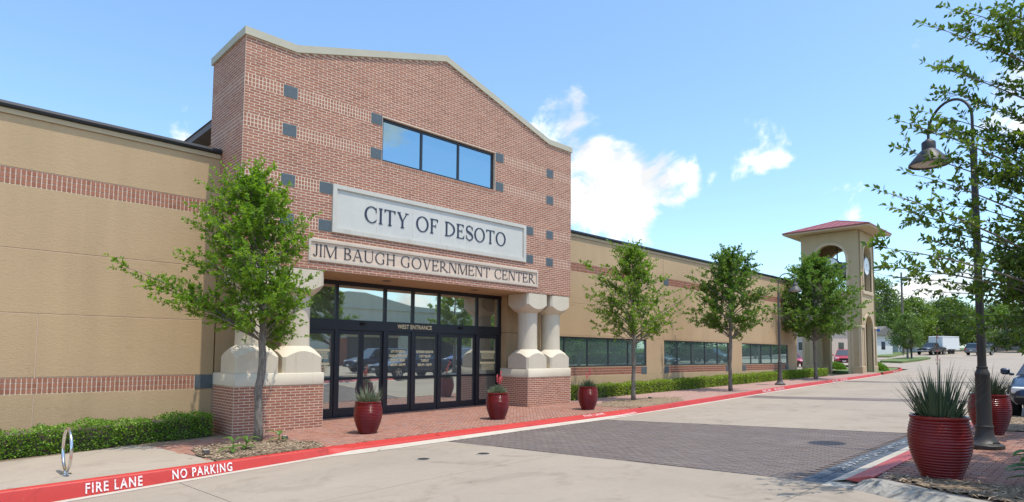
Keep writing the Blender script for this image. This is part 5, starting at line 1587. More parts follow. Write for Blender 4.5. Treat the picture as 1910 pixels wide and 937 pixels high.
# ---- bike ring
bx, by = 1.80, 12.05; t = thing('bike_rack', (bx, by, zw(bx)), 'shiny steel ring bike rack standing on the concrete pad', 'bike rack')
g = G(); rr = .335; n = 40; dv = Vector((math.sin(R(-1)), math.cos(R(-1)), 0))
P = [Vector((0, 0, .395)) + dv * (rr * math.cos(2 * math.pi * k / n)) + Vector((0, 0, rr * math.sin(2 * math.pi * k / n))) for k in range(n)]
b0 = 0; nn = 12
for k in range(n):
    a = 2 * math.pi * k / n; rad_ = dv * math.cos(a) + Vector((0, 0, math.sin(a))); sdv = Vector((dv.y, -dv.x, 0))
    for q in range(nn):
        th = 2 * math.pi * q / nn; g.v.append(tuple(P[k] + rad_ * (.024 * math.cos(th)) + sdv * (.024 * math.sin(th))))
for k in range(n):
    for q in range(nn):
        g.f.append((k * nn + q, k * nn + (q + 1) % nn, ((k + 1) % n) * nn + (q + 1) % nn, ((k + 1) % n) * nn + q))
g.obj('ring', 'chrome', t, False, True)
g = G(); g.tube([(0, 0, -.01), (0, 0, .07)], .036, 14); g.obj('post', 'chrome', t, False, True)
g = G(); g.lathe([(.001, .012), (.075, .012), (.082, .004), (.082, -.005)], 18); g.obj('flange', 'chrome', t, False)

# ---- street lamps
def lamp(x, y, z, ydir, label, mat, lens, turn=0.0, tall=1.0):
    t = thing('street_lamp', (x, y, z), label, 'street lamp', 'bronze gooseneck street lamps', turn); t.scale = (1, 1, tall)
    g = G(); g.lathe([(.001, 0), (.265, 0), (.27, .015), (.27, .062), (.255, .075), (.235, .08), (.205, .10), (.165, .145), (.135, .215), (.125, .29), (.122, .34)], 28); autosmooth(g.obj('base', mat, t, False), 40)
    g = G(); g.lathe([(.122, .335), (.130, .34), (.130, .365), (.116, .372), (.112, .40), (.105, 1.18), (.108, 1.19), (.108, 1.21), (.098, 1.24), (.075, 1.295), (.080, 1.30), (.080, 1.33), (.066, 1.335), (.064, 1.40)], 28); autosmooth(g.obj('lower_shaft', mat, t, False), 40)
    g = G(); g.lathe([(.064, 1.38), (.050, 4.92), (.056, 4.925), (.056, 4.98), (.030, 4.99)], 18); autosmooth(g.obj('pole', mat, t, False), 40)
    r_a = .45
    P = [(0, 0, 4.95), (0, 0, 5.30), (0, 0, 5.55)] + [(0, ydir * (r_a - r_a * math.cos(a)), 5.55 + r_a * math.sin(a)) for a in np.linspace(.15, math.pi, 16)] + [(0, ydir * 2 * r_a, 5.42)]
    g = G(); g.tube(P, .024, 10); autosmooth(g.obj('arm', mat, t, False), 60)
    cy = ydir * 2 * r_a
    g = G(); g.lathe([(.001, 5.46), (.05, 5.46), (.06, 5.44), (.10, 5.42), (.115, 5.40), (.115, 5.27), (.125, 5.26), (.15, 5.24), (.335, 5.02), (.34, 4.985), (.325, 4.98), (.31, 5.00), (.14, 5.20)], 30, (0, cy, 0)); autosmooth(g.obj('lamp_shade', mat, t, False), 40)
    g = G(); g.lathe([(.001, 4.985), (.16, 4.99), (.30, 5.01)], 24, (0, cy, 0)); g.obj('lens', lens, t, False)
    g = G(); g.box(-.06, .06, -.21 * ydir if ydir > 0 else .195, -.195 * ydir if ydir > 0 else .21, .095, .12); g.obj('access_plate', mat, t, False)
lamp(13.02, 1.83, IZ(13, 1.83), 1, 'dark bronze street lamp, near one on the island, arching over the right foreground', 'lamp_bronze', 'lens_glass', R(-34), 1.035)
lamp(33.3, 13.4, zw(33.3), -1, 'grey bronze street lamp, far one on the pavement beside the last ribbon window', 'lamp_grey', 'lens_glass')

# ------------------------------------------------------------------ clock tower
TX0, TX1, TY0, TY1 = 51.84, 55.74, 14.65, 18.95
TZ = zw(53.5)
tw = thing('clock_tower', (53.8, 16.8, TZ), 'tan stucco clock tower with open arches and a red metal hipped roof', 'tower')
TOPZ = 11.75
def arch_wall(P, u0, u1, z0, z1, ops, th, mat, name):
    """P(u, d, z) maps wall coordinates to world (d into the wall); ops: [(centre, half width, z sill, z spring)] round-headed"""
    g = G(); N = 18
    us = [u0, u1]
    cx, hw = ops[0][0], ops[0][1]
    def seg(a, c, zb0, zb1, zt0, zt1):
        for d in (0, th):
            q = [P(a, d, zb0), P(c, d, zb1), P(c, d, zt1), P(a, d, zt0)]
            g.quad(*(q if d == 0 else q[::-1]))
    seg(u0, cx - hw, z0, z0, z1, z1); seg(cx + hw, u1, z0, z0, z1, z1)
    for i in range(N):
        a, c = math.pi - math.pi * i / N, math.pi - math.pi * (i + 1) / N
        ua, uc = cx + hw * math.cos(a), cx + hw * math.cos(c)
        lo0 = lo1 = z0
        for (cc, hh, zs, zp) in ops:
            ta, tc = zp + hh * math.sin(a), zp + hh * math.sin(c)
            if zs > z0 + .01: seg(ua, uc, lo0, lo1, zs, zs); g.quad(P(ua, 0, zs), P(uc, 0, zs), P(uc, th, zs), P(ua, th, zs))
            g.quad(P(ua, 0, ta), P(ua, th, ta), P(uc, th, tc), P(uc, 0, tc)); lo0, lo1 = ta, tc
        seg(ua, uc, lo0, lo1, z1, z1)
    for (cc, hh, zs, zp) in ops:
        for s in (-1, 1):
            u = cx + s * hw; g.quad(P(u, 0, zs), P(u, th, zs), P(u, th, zp), P(u, 0, zp))
    return g.obj(name, mat, tw)
def arch_trim(P, cx, hw, zs, zp, mat, name, w=.20, sill=True, th=.07):
    g = G(); N = 20; pts = [(cx - hw, zs)] + [(cx + hw * math.cos(math.pi - math.pi * i / N), zp + hw * math.sin(math.pi * i / N)) for i in range(N + 1)] + [(cx + hw, zs)]
    out = [(cx - hw - w, zs)] + [(cx + (hw + w) * math.cos(math.pi - math.pi * i / N), zp + (hw + w) * math.sin(math.pi * i / N)) for i in range(N + 1)] + [(cx + hw + w, zs)]
    for i in range(len(pts) - 1):
        a, c, e, f = pts[i], pts[i + 1], out[i + 1], out[i]
        g.quad(P(*_(a, -th)), P(*_(c, -th)), P(*_(e, -th)), P(*_(f, -th)))
        g.quad(P(*_(a, -th)), P(*_(a, .05)), P(*_(c, .05)), P(*_(c, -th))); g.quad(P(*_(f, -th)), P(*_(e, -th)), P(*_(e, .01)), P(*_(f, .01)))
    o = g.obj(name, mat, tw)
    return o
def _(q, d): return (q[0], d, q[1])
PW = lambda u, d, z: (TX0 + d, u, z)
PE = lambda u, d, z: (TX1 - d, u, z)
PS = lambda u, d, z: (u, TY0 + d, z)
PN = lambda u, d, z: (u, TY1 - d, z)
cyT, cxT = (TY0 + TY1) / 2, (TX0 + TX1) / 2
opY = [(cyT, 1.22, TZ - .2, 4.0), (cyT, 1.22, 7.03, 9.55)]
opX = [(cxT, .98, TZ - .2, 4.1), (cxT, 1.05, 7.03, 9.75)]
def opx2(ops): return ops
arch_wall(PW, TY0, TY1, TZ - .25, TOPZ, opY, .38, 'stucco_tower', 'west_wall'); arch_wall(PE, TY0, TY1, TZ - .25, TOPZ, opY, .38, 'stucco_tower', 'far_wall')
opX = [(cxT, 1.0, TZ - .2, 4.1), (cxT, 1.0, 7.03, 9.75)]
arch_wall(PS, TX0 + .38, TX1 - .38, TZ - .25, TOPZ, opX, .38, 'stucco_tower', 'front_wall'); arch_wall(PN, TX0 + .38, TX1 - .38, TZ - .25, TOPZ, opX, .38, 'stucco_tower', 'rear_wall')
for w_ in tw.children: w_.name = 'wall'
for Pf, c, h, (a, z) in ((PW, cyT, 1.22, (7.03, 9.55)), (PE, cyT, 1.22, (7.03, 9.55)), (PS, cxT, 1.0, (7.03, 9.75)), (PN, cxT, 1.0, (7.03, 9.75))):
    arch_trim(Pf, c, h, a, z, 'trim_pink', 'arch_trim', .2)
    arch_trim(Pf, c, h, TZ - .1, 4.0 if h > 1.1 else 4.1, 'trim_pink', 'arch_trim', .2)
    g = G(); q = [Pf(c - h - .3, -.10, a - .28), Pf(c + h + .3, .04, a - .002)]
    xs, ys = sorted((q[0][0], q[1][0])), sorted((q[0][1], q[1][1])); g.cbox(xs[0], xs[1], ys[0], ys[1], a - .28, a - .002, .03); g.obj('sill', 'trim_pink', tw)
    g = G(); q = [Pf(c - .11, -.12, 0), Pf(c + .11, .0, 0)]; zk = (4.0 + 1.22 if h > 1.1 else 5.1)
    xs, ys = sorted((q[0][0], q[1][0])), sorted((q[0][1], q[1][1])); g.cbox(xs[0], xs[1], ys[0], ys[1], zk - .05, zk + .33, .02); g.obj('keystone', 'trim_pink', tw)
# corner leg trim: base plinths, impost band, pilaster strips
for sx, xa in ((0, TX0), (1, TX1)):
    for sy, ya in ((0, TY0), (1, TY1)):
        lx = (TX1 - TX0) / 2 - 1.0 - .20; ly = (TY1 - TY0) / 2 - 1.22 - .20
        for z0, z1, pj, nm in ((TZ - .25, TZ + .50, .09, 'leg_base'), (4.08, 4.28, .09, 'impost_band')):
            x0, x1 = (xa - pj, xa + lx) if sx == 0 else (xa - lx, xa + pj); y0, y1 = (ya - pj, ya + ly) if sy == 0 else (ya - ly, ya + pj)
            g = G(); g.cbox(x0, x1, y0, y1, z0, z1, .03); g.obj(nm, 'trim_pink' if nm != 'leg_base' else 'stucco_tower', tw)
        for k in (0, 1):
            y0, y1 = (ya - .04, ya + .17) if sy == 0 else (ya - .17, ya + .04)
            x0, x1 = (xa - .04, xa + .17) if sx == 0 else (xa - .17, xa + .04)
            if k: 
                if sy == 0: y0, y1 = ya + ly - .19, ya + ly - .02
                else: y0, y1 = ya - ly + .02, ya - ly + .19
                x0, x1 = (xa - .04, xa + .10) if sx == 0 else (xa - .10, xa + .04)
            g = G(); g.box(x0, x1, y0, y1, TZ + .5, 4.08); g.obj('pilaster_strip', 'trim_pink', tw)
# floor between the two levels, ceiling, inner stone lining
g = G(); g.box(TX0 + .39, TX1 - .39, TY0 + .39, TY1 - .39, 6.2, 6.5); g.box(TX0 + .39, TX1 - .39, TY0 + .39, TY1 - .39, TOPZ - .1, TOPZ); g.obj('inner_floor', 'tower_stone', tw)
# roof: hipped, standing seams, deep eaves
OV = 1.04; EZ = 11.76
ex0, ex1, ey0, ey1 = TX0 - OV, TX1 + OV, TY0 - OV, TY1 + OV
pk = (cxT, cyT, 13.05)
g = G()
for s, e in (((ex0, ey0), (ex1, ey0)), ((ex1, ey0), (ex1, ey1)), ((ex1, ey1), (ex0, ey1)), ((ex0, ey1), (ex0, ey0))):
    g.v += [(s[0], s[1], EZ + .2), (e[0], e[1], EZ + .2), pk]; g.f.append((len(g.v) - 3, len(g.v) - 2, len(g.v) - 1))
roof = g.obj('roof', 'roof_maroon', tw)
sm_ = G()
def seam(p, q): sm_.tube([p, q], .028, 4)
for s, e in (((ex0, ey0), (ex1, ey0)), ((ex1, ey0), (ex1, ey1)), ((ex1, ey1), (ex0, ey1)), ((ex0, ey1), (ex0, ey0))):
    S, E_, K = Vector((*s, EZ + .2)), Vector((*e, EZ + .2)), Vector(pk); L = (E_ - S).length; n = int(L / .5)
    mid = (S + E_) / 2; updir = K - mid
    for i in range(1, n):
        p = S.lerp(E_, i / n); f = 1 - abs(i / n - .5) * 2; seam(p + Vector((0, 0, .015)), p + updir * f + Vector((0, 0, .015)))
    seam(S + Vector((0, 0, .02)), K + Vector((0, 0, .02)))
sm_.obj('seams', 'roof_maroon', roof)
g = G(); g.box(ex0, ex1, ey0, ey1, EZ + .03, EZ + .195); g.obj('eave', 'trim_pink', tw)
g = G(); g.frame(ex0 - .05, ex1 + .05, 0, 0, .05, 0, 0); g = G()
for a in ((ex0 - .05, ex1 + .05, ey0 - .05, ey0 - .002), (ex0 - .05, ex1 + .05, ey1 + .002, ey1 + .05), (ex0 - .05, ex0 - .002, ey0, ey1), (ex1 + .002, ex1 + .05, ey0, ey1)): g.box(*a, EZ + .13, EZ + .225)
g.obj('drip_edge', 'roof_maroon', tw)
# clock hanging in the open belfry
ck = thing('tower_clock', (cxT, cyT, 9.05), 'round white four-faced clock hanging inside the tower arches', 'clock')
g = G(); g.tube([(cxT, cyT, 9.4), (cxT, cyT, TOPZ - .1)], .05, 8); g.obj('hanging_rod', 'lamp_grey', ck)
g = G(); g.cbox(cxT - .45, cxT + .45, cyT - .45, cyT + .45, 8.55, 9.55, .05); g.obj('housing', 'clock_rim', ck)
for ax_, sgn, dist in (('x', -1, 1.93), ('x', 1, 1.93), ('y', -1, 2.13), ('y', 1, 2.13)):
    def PT(u, v, d):   # u across, v up, d outward from centre
        return (cxT + sgn * d, cyT + u, 9.05 + v) if ax_ == 'x' else (cxT + u, cyT + sgn * d, 9.05 + v)
    def disc(r, d0, d1, mat, nm, par, n=32):
        g = G(); A = [PT(r * math.cos(2 * math.pi * k / n), r * math.sin(2 * math.pi * k / n), d0) for k in range(n)]; B = [PT(r * math.cos(2 * math.pi * k / n), r * math.sin(2 * math.pi * k / n), d1) for k in range(n)]
        g.v = A + B; g.f = [tuple(range(n)), tuple(range(2 * n - 1, n - 1, -1))] + [(k, (k + 1) % n, n + (k + 1) % n, n + k) for k in range(n)]; return g.obj(nm, mat, par)
    drum = disc(.74, dist - .32, dist, 'clock_rim', 'drum', ck); dial = disc(.67, dist, dist + .02, 'clock_face', 'dial', ck)
    g = G()
    for k in range(12):
        a = 2 * math.pi * k / 12; r0, r1 = .50, .58; w = .014
        c, s = math.sin(a), math.cos(a); g.quad(*[PT(c * r + s * q, s * r - c * q, dist + .024) for r, q in ((r0, -w), (r1, -w), (r1, w), (r0, w))])
    for a, r1, w in ((R(300), .30, .022), (R(15), .46, .016)):
        c, s = math.sin(a), math.cos(a); g.quad(*[PT(c * r + s * q, s * r - c * q, dist + .028) for r, q in ((-.06, -w), (r1, -w * .5), (r1, w * .5), (-.06, w))])
    g.obj('clock_hands', 'black_metal', ck)

# ------------------------------------------------------------------ vehicles
def loft(sections, closed_ends=True):
    g = G(); n = len(sections[0])
    for s in sections: g.v += [tuple(p) for p in s]
    for i in range(len(sections) - 1):
        for k in range(n):
            j = (k + 1) % n; g.f.append((i * n + k, i * n + j, (i + 1) * n + j, (i + 1) * n + k))
    if closed_ends: g.f.append(tuple(range(n))[::-1]); g.f.append(tuple((len(sections) - 1) * n + k for k in range(n)))
    return g
def vehicle(kind, loc, rz, paint, label, group='cars', name=None):
    SP = dict(
      sedan=dict(L=4.75, W=1.82, zb=.30, hood=.78, belt=.92, deck=.98, roof=1.43, ws=(1.05, .30), rw=(-1.75, -.95), wb=(1.42, -1.38), wr=.325, nose=.62),
      suv=dict(L=4.7, W=1.86, zb=.36, hood=1.0, belt=1.08, deck=1.08, roof=1.74, ws=(1.15, .55), rw=(-2.28, -2.0), wb=(1.40, -1.35), wr=.36, nose=.80),
      pickup=dict(L=5.7, W=1.98, zb=.45, hood=1.12, belt=1.18, deck=1.18, roof=1.88, ws=(1.20, .62), rw=(-.75, -.60), wb=(1.85, -1.75), wr=.40, nose=.92))[kind]
    t = thing(name or {'sedan': 'parked_car', 'suv': 'parked_suv', 'pickup': 'pickup_truck'}[kind], loc, label, {'sedan': 'car', 'suv': 'suv', 'pickup': 'pickup truck'}[kind], group, rz)
    L, Wd = SP['L'], SP['W']; h = Wd / 2; zb = SP['zb']; x1, x0 = L / 2, -L / 2; wx = SP['ws'][0]; rx_ = SP['rw'][0]
    def sec(x, zt, hw, zlow, crown=.035):
        R_ = [(0, zlow), (hw * .86, zlow), (hw * .97, zlow + .10), (hw, (zlow + zt) * .5), (hw * .985, zt - .14), (hw * .94, zt - .03), (hw * .80, zt + crown * .4), (hw * .4, zt + crown), (0, zt + crown * 1.1)]
        return [(x, y, z) for y, z in R_] + [(x, -y, z) for y, z in R_[-2:0:-1]]
    hd, bl, dk, no = SP['hood'], SP['belt'], SP['deck'], SP['nose']
    ss = [sec(x0, dk - .22, h * .80, zb + .12, .0), sec(x0 + .06, dk - .05, h * .88, zb + .03), sec(x0 + .25, dk, h * .95, zb), sec(rx_ + .05, dk, h * .985, zb), sec(rx_ * .4, bl, h, zb), sec(0, bl, h, zb), sec(wx, bl - .02, h, zb), sec(wx + .35, hd + .06, h * .99, zb), sec(x1 - .55, hd - .03, h * .965, zb), sec(x1 - .22, hd - .10, h * .90, zb + .02), sec(x1 - .07, no + .02, h * .80, zb + .05, .01), sec(x1, no - .10, h * .70, zb + .10, .0)]
    autosmooth(loft(ss).obj('body', paint, t, False), 38)
    # greenhouse
    wb_, wt = h * .93, h * .70; rf = SP['roof']; xa, xb = SP['ws']; xc, xd = SP['rw']
    def ring(x, w, z): return [(x, w, z), (x, -w, z)]
    A = [(xa, wb_ * .97, bl), (xa, -wb_ * .97, bl)]; B = [(xb, wt * .97, rf - .05), (xb, -wt * .97, rf - .05)]; C_ = [(xd, wt * .97, rf - .06), (xd, -wt * .97, rf - .06)]; D_ = [(xc, wb_ * .97, dk), (xc, -wb_ * .97, dk)]
    g = G(); g.v = A + B + C_ + D_
    xm = (xb + xd) / 2; g.v += [(xb - .12, wt * .80, rf), (xb - .12, -wt * .80, rf), (xd + .12, wt * .80, rf), (xd + .12, -wt * .80, rf)]
    g.f = [(0, 1, 3, 2), (2, 3, 9, 8), (8, 9, 11, 10), (10, 11, 5, 4), (4, 5, 7, 6), (0, 2, 4, 6), (1, 7, 5, 3), (2, 8, 10, 4), (3, 5, 11, 9)]
    autosmooth(g.obj('cabin', paint, t, False), 30)
    def pane(q, nm, off):
        q = [Vector(p) for p in q]; c = sum(q, Vector()) / 4; nrm = (q[1] - q[0]).cross(q[2] - q[0]).normalized()
        if nrm.dot(c - Vector((0, 0, .7))) < 0: nrm = -nrm
        g = G(); P = [c + (p - c) * .90 + nrm * off for p in q]; g.quad(*[tuple(p) for p in P]); g.quad(*[tuple(c + (p - c) * .94 + nrm * (off - .006)) for p in q]); return g.obj(nm, 'car_glass', t, False)
    pane([A[0], A[1], B[1], B[0]], 'windshield', .012); pane([D_[0], D_[1], C_[1], C_[0]], 'rear_window', .012)
    for s in (0, 1):
        lo = lambda f: Vector(A[s]).lerp(Vector(D_[s]), f); hi = lambda f: Vector(B[s]).lerp(Vector(C_[s]), f)
        cuts = ((.08, .46), (.50, .84)) if kind != 'suv' else ((.08, .38), (.41, .68), (.71, .93))
        for f0, f1 in cuts: pane([lo(f0), lo(f1), hi(f1 * .98), hi(f0)], 'side_window', .014)
    for wxp in SP['wb']:
        for s in (1, -1):
            wr = SP['wr']; y0 = s * (h - .215); y1 = s * (h + .012)
            w_ = bpy.data.objects.new('wheel', None); COL.objects.link(w_); w_.parent = t; w_.location = (wxp, y1, wr)
            def ringy(prof, mat, nm):
                g = G(); n = 26
                for r, d in prof:
                    for k in range(n): g.v.append((r * math.cos(2 * math.pi * k / n), -s * d, r * math.sin(2 * math.pi * k / n)))
                for i in range(len(prof) - 1):
                    for k in range(n): g.f.append((i * n + k, i * n + (k + 1) % n, (i + 1) * n + (k + 1) % n, (i + 1) * n + k))
                return link(nm, g.mesh(nm, mat, True), w_, False)
            ringy([(wr * .66, .012), (wr * .72, -.004), (wr * .93, .0), (wr, .03), (wr, .20), (wr * .7, .22)], 'rubber', 'tyre')
            g = G(); g.tube([(0, s * -.028, 0), (0, s * -.020, 0)], .06, 12)
            for k in range(5):
                a = 2 * math.pi * k / 5 + .3; c, s2 = math.cos(a), math.sin(a); q = .045
                g.quad(*[(c * r - s2 * qq, s * -.016, s2 * r + c * qq) for r, qq in ((.05, -q), (wr * .67, -q * .8), (wr * .67, q * .8), (.05, q))])
            link('rim', g.mesh('rim', 'rim_alloy'), w_, False)
            ringy([(wr * .67, .01), (wr * .60, .022), (wr * .62, .05)], 'rim_alloy', 'rim_lip')
            ringy([(.001, .06), (wr * .66, .06)], 'rubber', 'brake_shadow')
            g = G(); n = 20; ro = wr + .075; ri = wr - .05   # wheel arch lip
            for k in range(n + 1):
                a = math.pi * (k / n * 1.10 - .05); g.v += [(wxp + ri * math.cos(a), s * (h + .004), wr + ri * math.sin(a)), (wxp + ro * math.cos(a), s * (h + .006), wr + ro * math.sin(a) * .96), (wxp + ro * math.cos(a), s * (h - .12), wr + ro * math.sin(a) * .96)]
            for k in range(n): g.f += [(3 * k, 3 * k + 1, 3 * k + 4, 3 * k + 3), (3 * k + 1, 3 * k + 2, 3 * k + 5, 3 * k + 4)]
            g.obj('wheel_arch', 'rubber', t, False)
    for s in (1, -1):
        g = G(); g.cbox(x1 - .30, x1 - .08, min(s * h * .50, s * h * .86), max(s * h * .50, s * h * .86), no - .06, no + .085, .03); autosmooth(g.obj('headlight', 'light_lens', t, False), 40)
        g = G(); g.cbox(x0 + .0, x0 + .18, min(s * h * .60, s * h * .90), max(s * h * .60, s * h * .90), dk - .30, dk - .08, .03); g.obj('taillight', 'tail_lens', t, False)
        g = G(); g.cbox(wx - .22, wx - .08, min(s * (h + .03), s * (h + .21)), max(s * (h + .03), s * (h + .21)), bl + .02, bl + .17, .035); g.cbox(wx - .20, wx - .12, min(s * (h - .05), s * (h + .05)), max(s * (h - .05), s * (h + .05)), bl + .0, bl + .06, .01); autosmooth(g.obj('mirror', paint, t, False), 40)
    g = G(); g.cbox(x1 - .10, x1 + .012, -h * .46, h * .46, no - .18, no + .03, .02)
    g.obj('grille', 'rubber', t, False)
    g = G(); g.cbox(x1 - .18, x1 + .05, -h * .80, h * .80, zb + .06, zb + .22, .04); g.obj('bumper', 'rubber' if kind != 'pickup' else 'rim_alloy', t, False)
    g = G(); g.cbox(x0 - .05, x0 + .15, -h * .82, h * .82, zb + .06, zb + .24, .04); g.obj('bumper', paint if kind != 'pickup' else 'rim_alloy', t, False)
    g = G(); g.box(x1 + .05, x1 + .058, -.16, .16, zb + .12, zb + .24); g.box(x0 - .060, x0 - .052, -.16, .16, zb + .30, zb + .42); g.obj('license_plate', 'plate', t, False)
    if kind == 'pickup':
        g = G(); g.box(x0 + .12, xc - .12, -h * .82, h * .82, dk + .0405, dk + .046); g.obj('truck_bed', 'rubber', t, False)
    return t
def vz(x, y): return zr(x, y) - .002
vehicle('sedan', (21.75, 1.32, vz(21.75, 1.3)), R(180), 'paint_navy', 'dark navy sedan cut off by the right edge beside the hidden planter').scale = (1.06, 1.08, 1.14)
vehicle('sedan', (29.3, 1.55, vz(29.3, 1.55)), R(180), 'paint_blue', 'blue car parked behind the navy sedan, only its mirror side showing')
vehicle('suv', (68.6, 21.0, vz(68.6, 21)), R(197), 'paint_red', 'red suv seen through the clock tower opening')
vehicle('sedan', (65.6, 25.2, vz(65.6, 25.2)), R(-150), 'paint_red', 'red car glimpsed between the building end and the clock tower')
vehicle('pickup', (110.5, 21.6, vz(110.5, 21.6)), R(168), 'paint_grey', 'dark grey pickup truck in front of the white box trailer')
vehicle('suv', (109.5, 15.6, vz(109.5, 15.6)), R(-16), 'paint_silver', 'silver suv seen from behind left of the near lamp post')
vehicle('pickup', (132, 16.6, vz(132, 16.6)), R(160), 'paint_grey', 'dark pickup truck far off right of the near lamp post')
vehicle('suv', (24.0, -6.0, vz(24, -6)), R(180), 'paint_navy', 'dark blue suv mirrored in the entrance doors')
vehicle('sedan', (58, -4.5, vz(58, -4.5)), R(100), 'paint_silver', 'silver car mirrored in the ribbon windows')
vehicle('suv', (70, -4.5, vz(70, -4.5)), R(95), 'paint_grey', 'grey suv mirrored in the ribbon windows')
vehicle('suv', (33.5, -7.0, vz(33.5, -7)), R(170), 'paint_blue', 'blue suv mirrored in the right hand door')
tl = thing('box_trailer', (115.5, 20.9, vz(115.5, 20.9)), 'white enclosed box trailer behind the dark grey pickup', 'trailer', rz=R(162))
g = G(); g.cbox(-2.3, 2.3, -1.05, 1.05, .55, 2.75, .09); g.obj('body', 'trailer_white', tl, False)
g = G(); g.box(-2.32, 2.32, -1.07, 1.07, .60, .68); g.box(-2.32, 2.32, -1.07, 1.07, 2.62, 2.68); g.obj('trim_rail', 'rim_alloy', tl, False)
for s in (1, -1):
    for xx in (-.45, .45):
        g = G(); g.v = []; n = 20
        for r, d in ((.02, 1.10), (.34, 1.10), (.35, 1.0), (.35, .9)):
            for k in range(n): g.v.append((xx + r * math.cos(2 * math.pi * k / n), s * d, .35 + r * math.sin(2 * math.pi * k / n)))
        for i in range(3):
            for k in range(n): g.f.append((i * n + k, i * n + (k + 1) % n, (i + 1) * n + (k + 1) % n, (i + 1) * n + k))
        g.obj('wheel', 'rubber', tl, False)
    g = G(); g.cbox(-1.0, 1.0, min(s * 1.06, s * 1.20), max(s * 1.06, s * 1.20), .70, .82, .03); g.obj('fender', 'rim_alloy', tl, False)
g = G(); g.tube([(2.3, .6, .5), (3.5, 0, .48)], .05, 6); g.tube([(2.3, -.6, .5), (3.5, 0, .48)], .05, 6); g.obj('tow_bar', 'black_metal', tl, False)

# ------------------------------------------------------------------ far setting
def G0(x, y): return zr(x, y) - .10
tt = thing
def bgtree(x, y, hgt, rad_, label, seed, mat='leaf_far', nl=9, leaf=.46, trunk_h=.2):
    z = G0(x, y); t = thing('background_tree', (x, y, z), label, 'tree', 'trees behind the car park')
    f = Foliage(seed); rg = f.rg
    g = G(); T = [(x + .1 * math.sin(i), y, z - .1 + hgt * .8 * i / 7) for i in range(8)]; g.tube(T, [.30 * hgt / 12 * (1 - .85 * i / 7) for i in range(8)], 8); g.obj('trunk', 'bark', t, True, True)
    ncl = int(70 * nl / 9)
    for i in range(ncl):
        h = (i + rg.uniform()) / ncl; ph = i * 2.39996 + rg.normal() * .4
        Rm = rad_ * np.interp(h, [0, .15, .4, .7, .9, 1], [.6, .95, 1, .8, .45, .15]) * (1 + .2 * math.sin(ph * 2 + seed) + .15 * math.sin(3 * ph + h * 7)); rr = Rm * rg.uniform(.2, 1) ** .5
        c = np.array([x + rr * math.cos(ph), y + rr * math.sin(ph), z + hgt * (trunk_h + (1 - trunk_h) * h)])
        a = np.array([x, y, max(z + hgt * trunk_h * .8, c[2] - .4 * rr - .5)]); f.branch(bez(a, (a + c) / 2 + np.array([0, 0, .3]), c, 4), .04 + .015 * rr, .02, 4)
        n = 105; P = c + unit(n, rg) * (rg.uniform(0, 1, (n, 1)) ** .5) * np.array([1, 1, .65]) * rad_ * .34
        f.C.append(P); f.D.append(unit(n, rg) + np.array([0, 0, -.2])); f.N.append(unit(n, rg) + np.array([0, 0, .7])); f.L.append(leaf * rg.uniform(.6, 1.2, n)); f.W.append(leaf * .6 * rg.uniform(.7, 1.1, n))
    f.build(t, mat); return t
BG = [(118, 30.5, 12.6, 4.6, 'tall dark tree rising just right of the clock tower', 'leaf_far'), (127, 27.5, 9.2, 4.6, 'broad light green tree behind the pickup truck', 'leaf_far_light'), (133, 23.2, 9.3, 4.8, 'broad tree behind the box trailer', 'leaf_far'), (142, 21.5, 7.8, 4.2, 'rounded tree left of the near lamp post', 'leaf_far_light'),
      (150, 16.5, 8.4, 5.0, 'dense tree right of the near lamp post', 'leaf_far_light'), (150, 9.0, 8.0, 5.0, 'dense tree at the far right behind the parked navy sedan', 'leaf_far'), (140, 1.5, 7.8, 4.6, 'tree at the far right edge beyond the overhanging branches', 'leaf_far_light'), (160, 28, 9.6, 5.0, 'hazy tree in the far row, left', 'leaf_far'), (165, 20, 9.4, 5.2, 'hazy tree in the far row, centre', 'leaf_far'), (170, 11, 9.0, 5.2, 'hazy tree in the far row, right', 'leaf_far_light'),
      (127, 12.2, 6.2, 4.0, 'low bushy tree behind the silver suv', 'leaf_far'), (126, 6.8, 6.8, 4.2, 'low bushy tree behind the far dark pickup', 'leaf_far_light'),
      (104, 37.5, 8.5, 3.6, 'light green tree seen through the tower opening', 'leaf_far_light'), (150, 40, 12, 5.5, 'tree beyond the beige house', 'leaf_far'), (130, -8, 11, 5, 'tree beyond the right edge of the picture', 'leaf_far')]
for i, (x, y, h, r_, lb, mt) in enumerate(BG): bgtree(x, y, h, r_, lb, 70 + i, mt)
for i, (x, y, h, r_) in enumerate([(48, -7.5, 7, 3.0), (56, -9, 8, 3.4), (66, -7, 7.5, 3.2), (76, -10, 9, 4), (88, -7, 8, 3.6), (98, -9, 9, 4.2), (62, -17, 9, 4), (44, -15, 8, 3.5)]):
    bgtree(x, y, h, r_, 'parking lot tree mirrored in the ribbon windows, ' + ('nearest of the front row', 'second of the front row', 'third of the front row', 'fourth of the front row', 'fifth of the front row', 'farthest of the front row', 'right of the back row', 'left of the back row')[i], 110 + i, ('leaf_far', 'leaf_far_light')[i % 2], 8, .34, .22)
bgtree(86.5, 19.4, 5.6, 1.9, 'small young tree with thin trunks on the grass island', 95, 'leaf_far', 7, .22, .30)
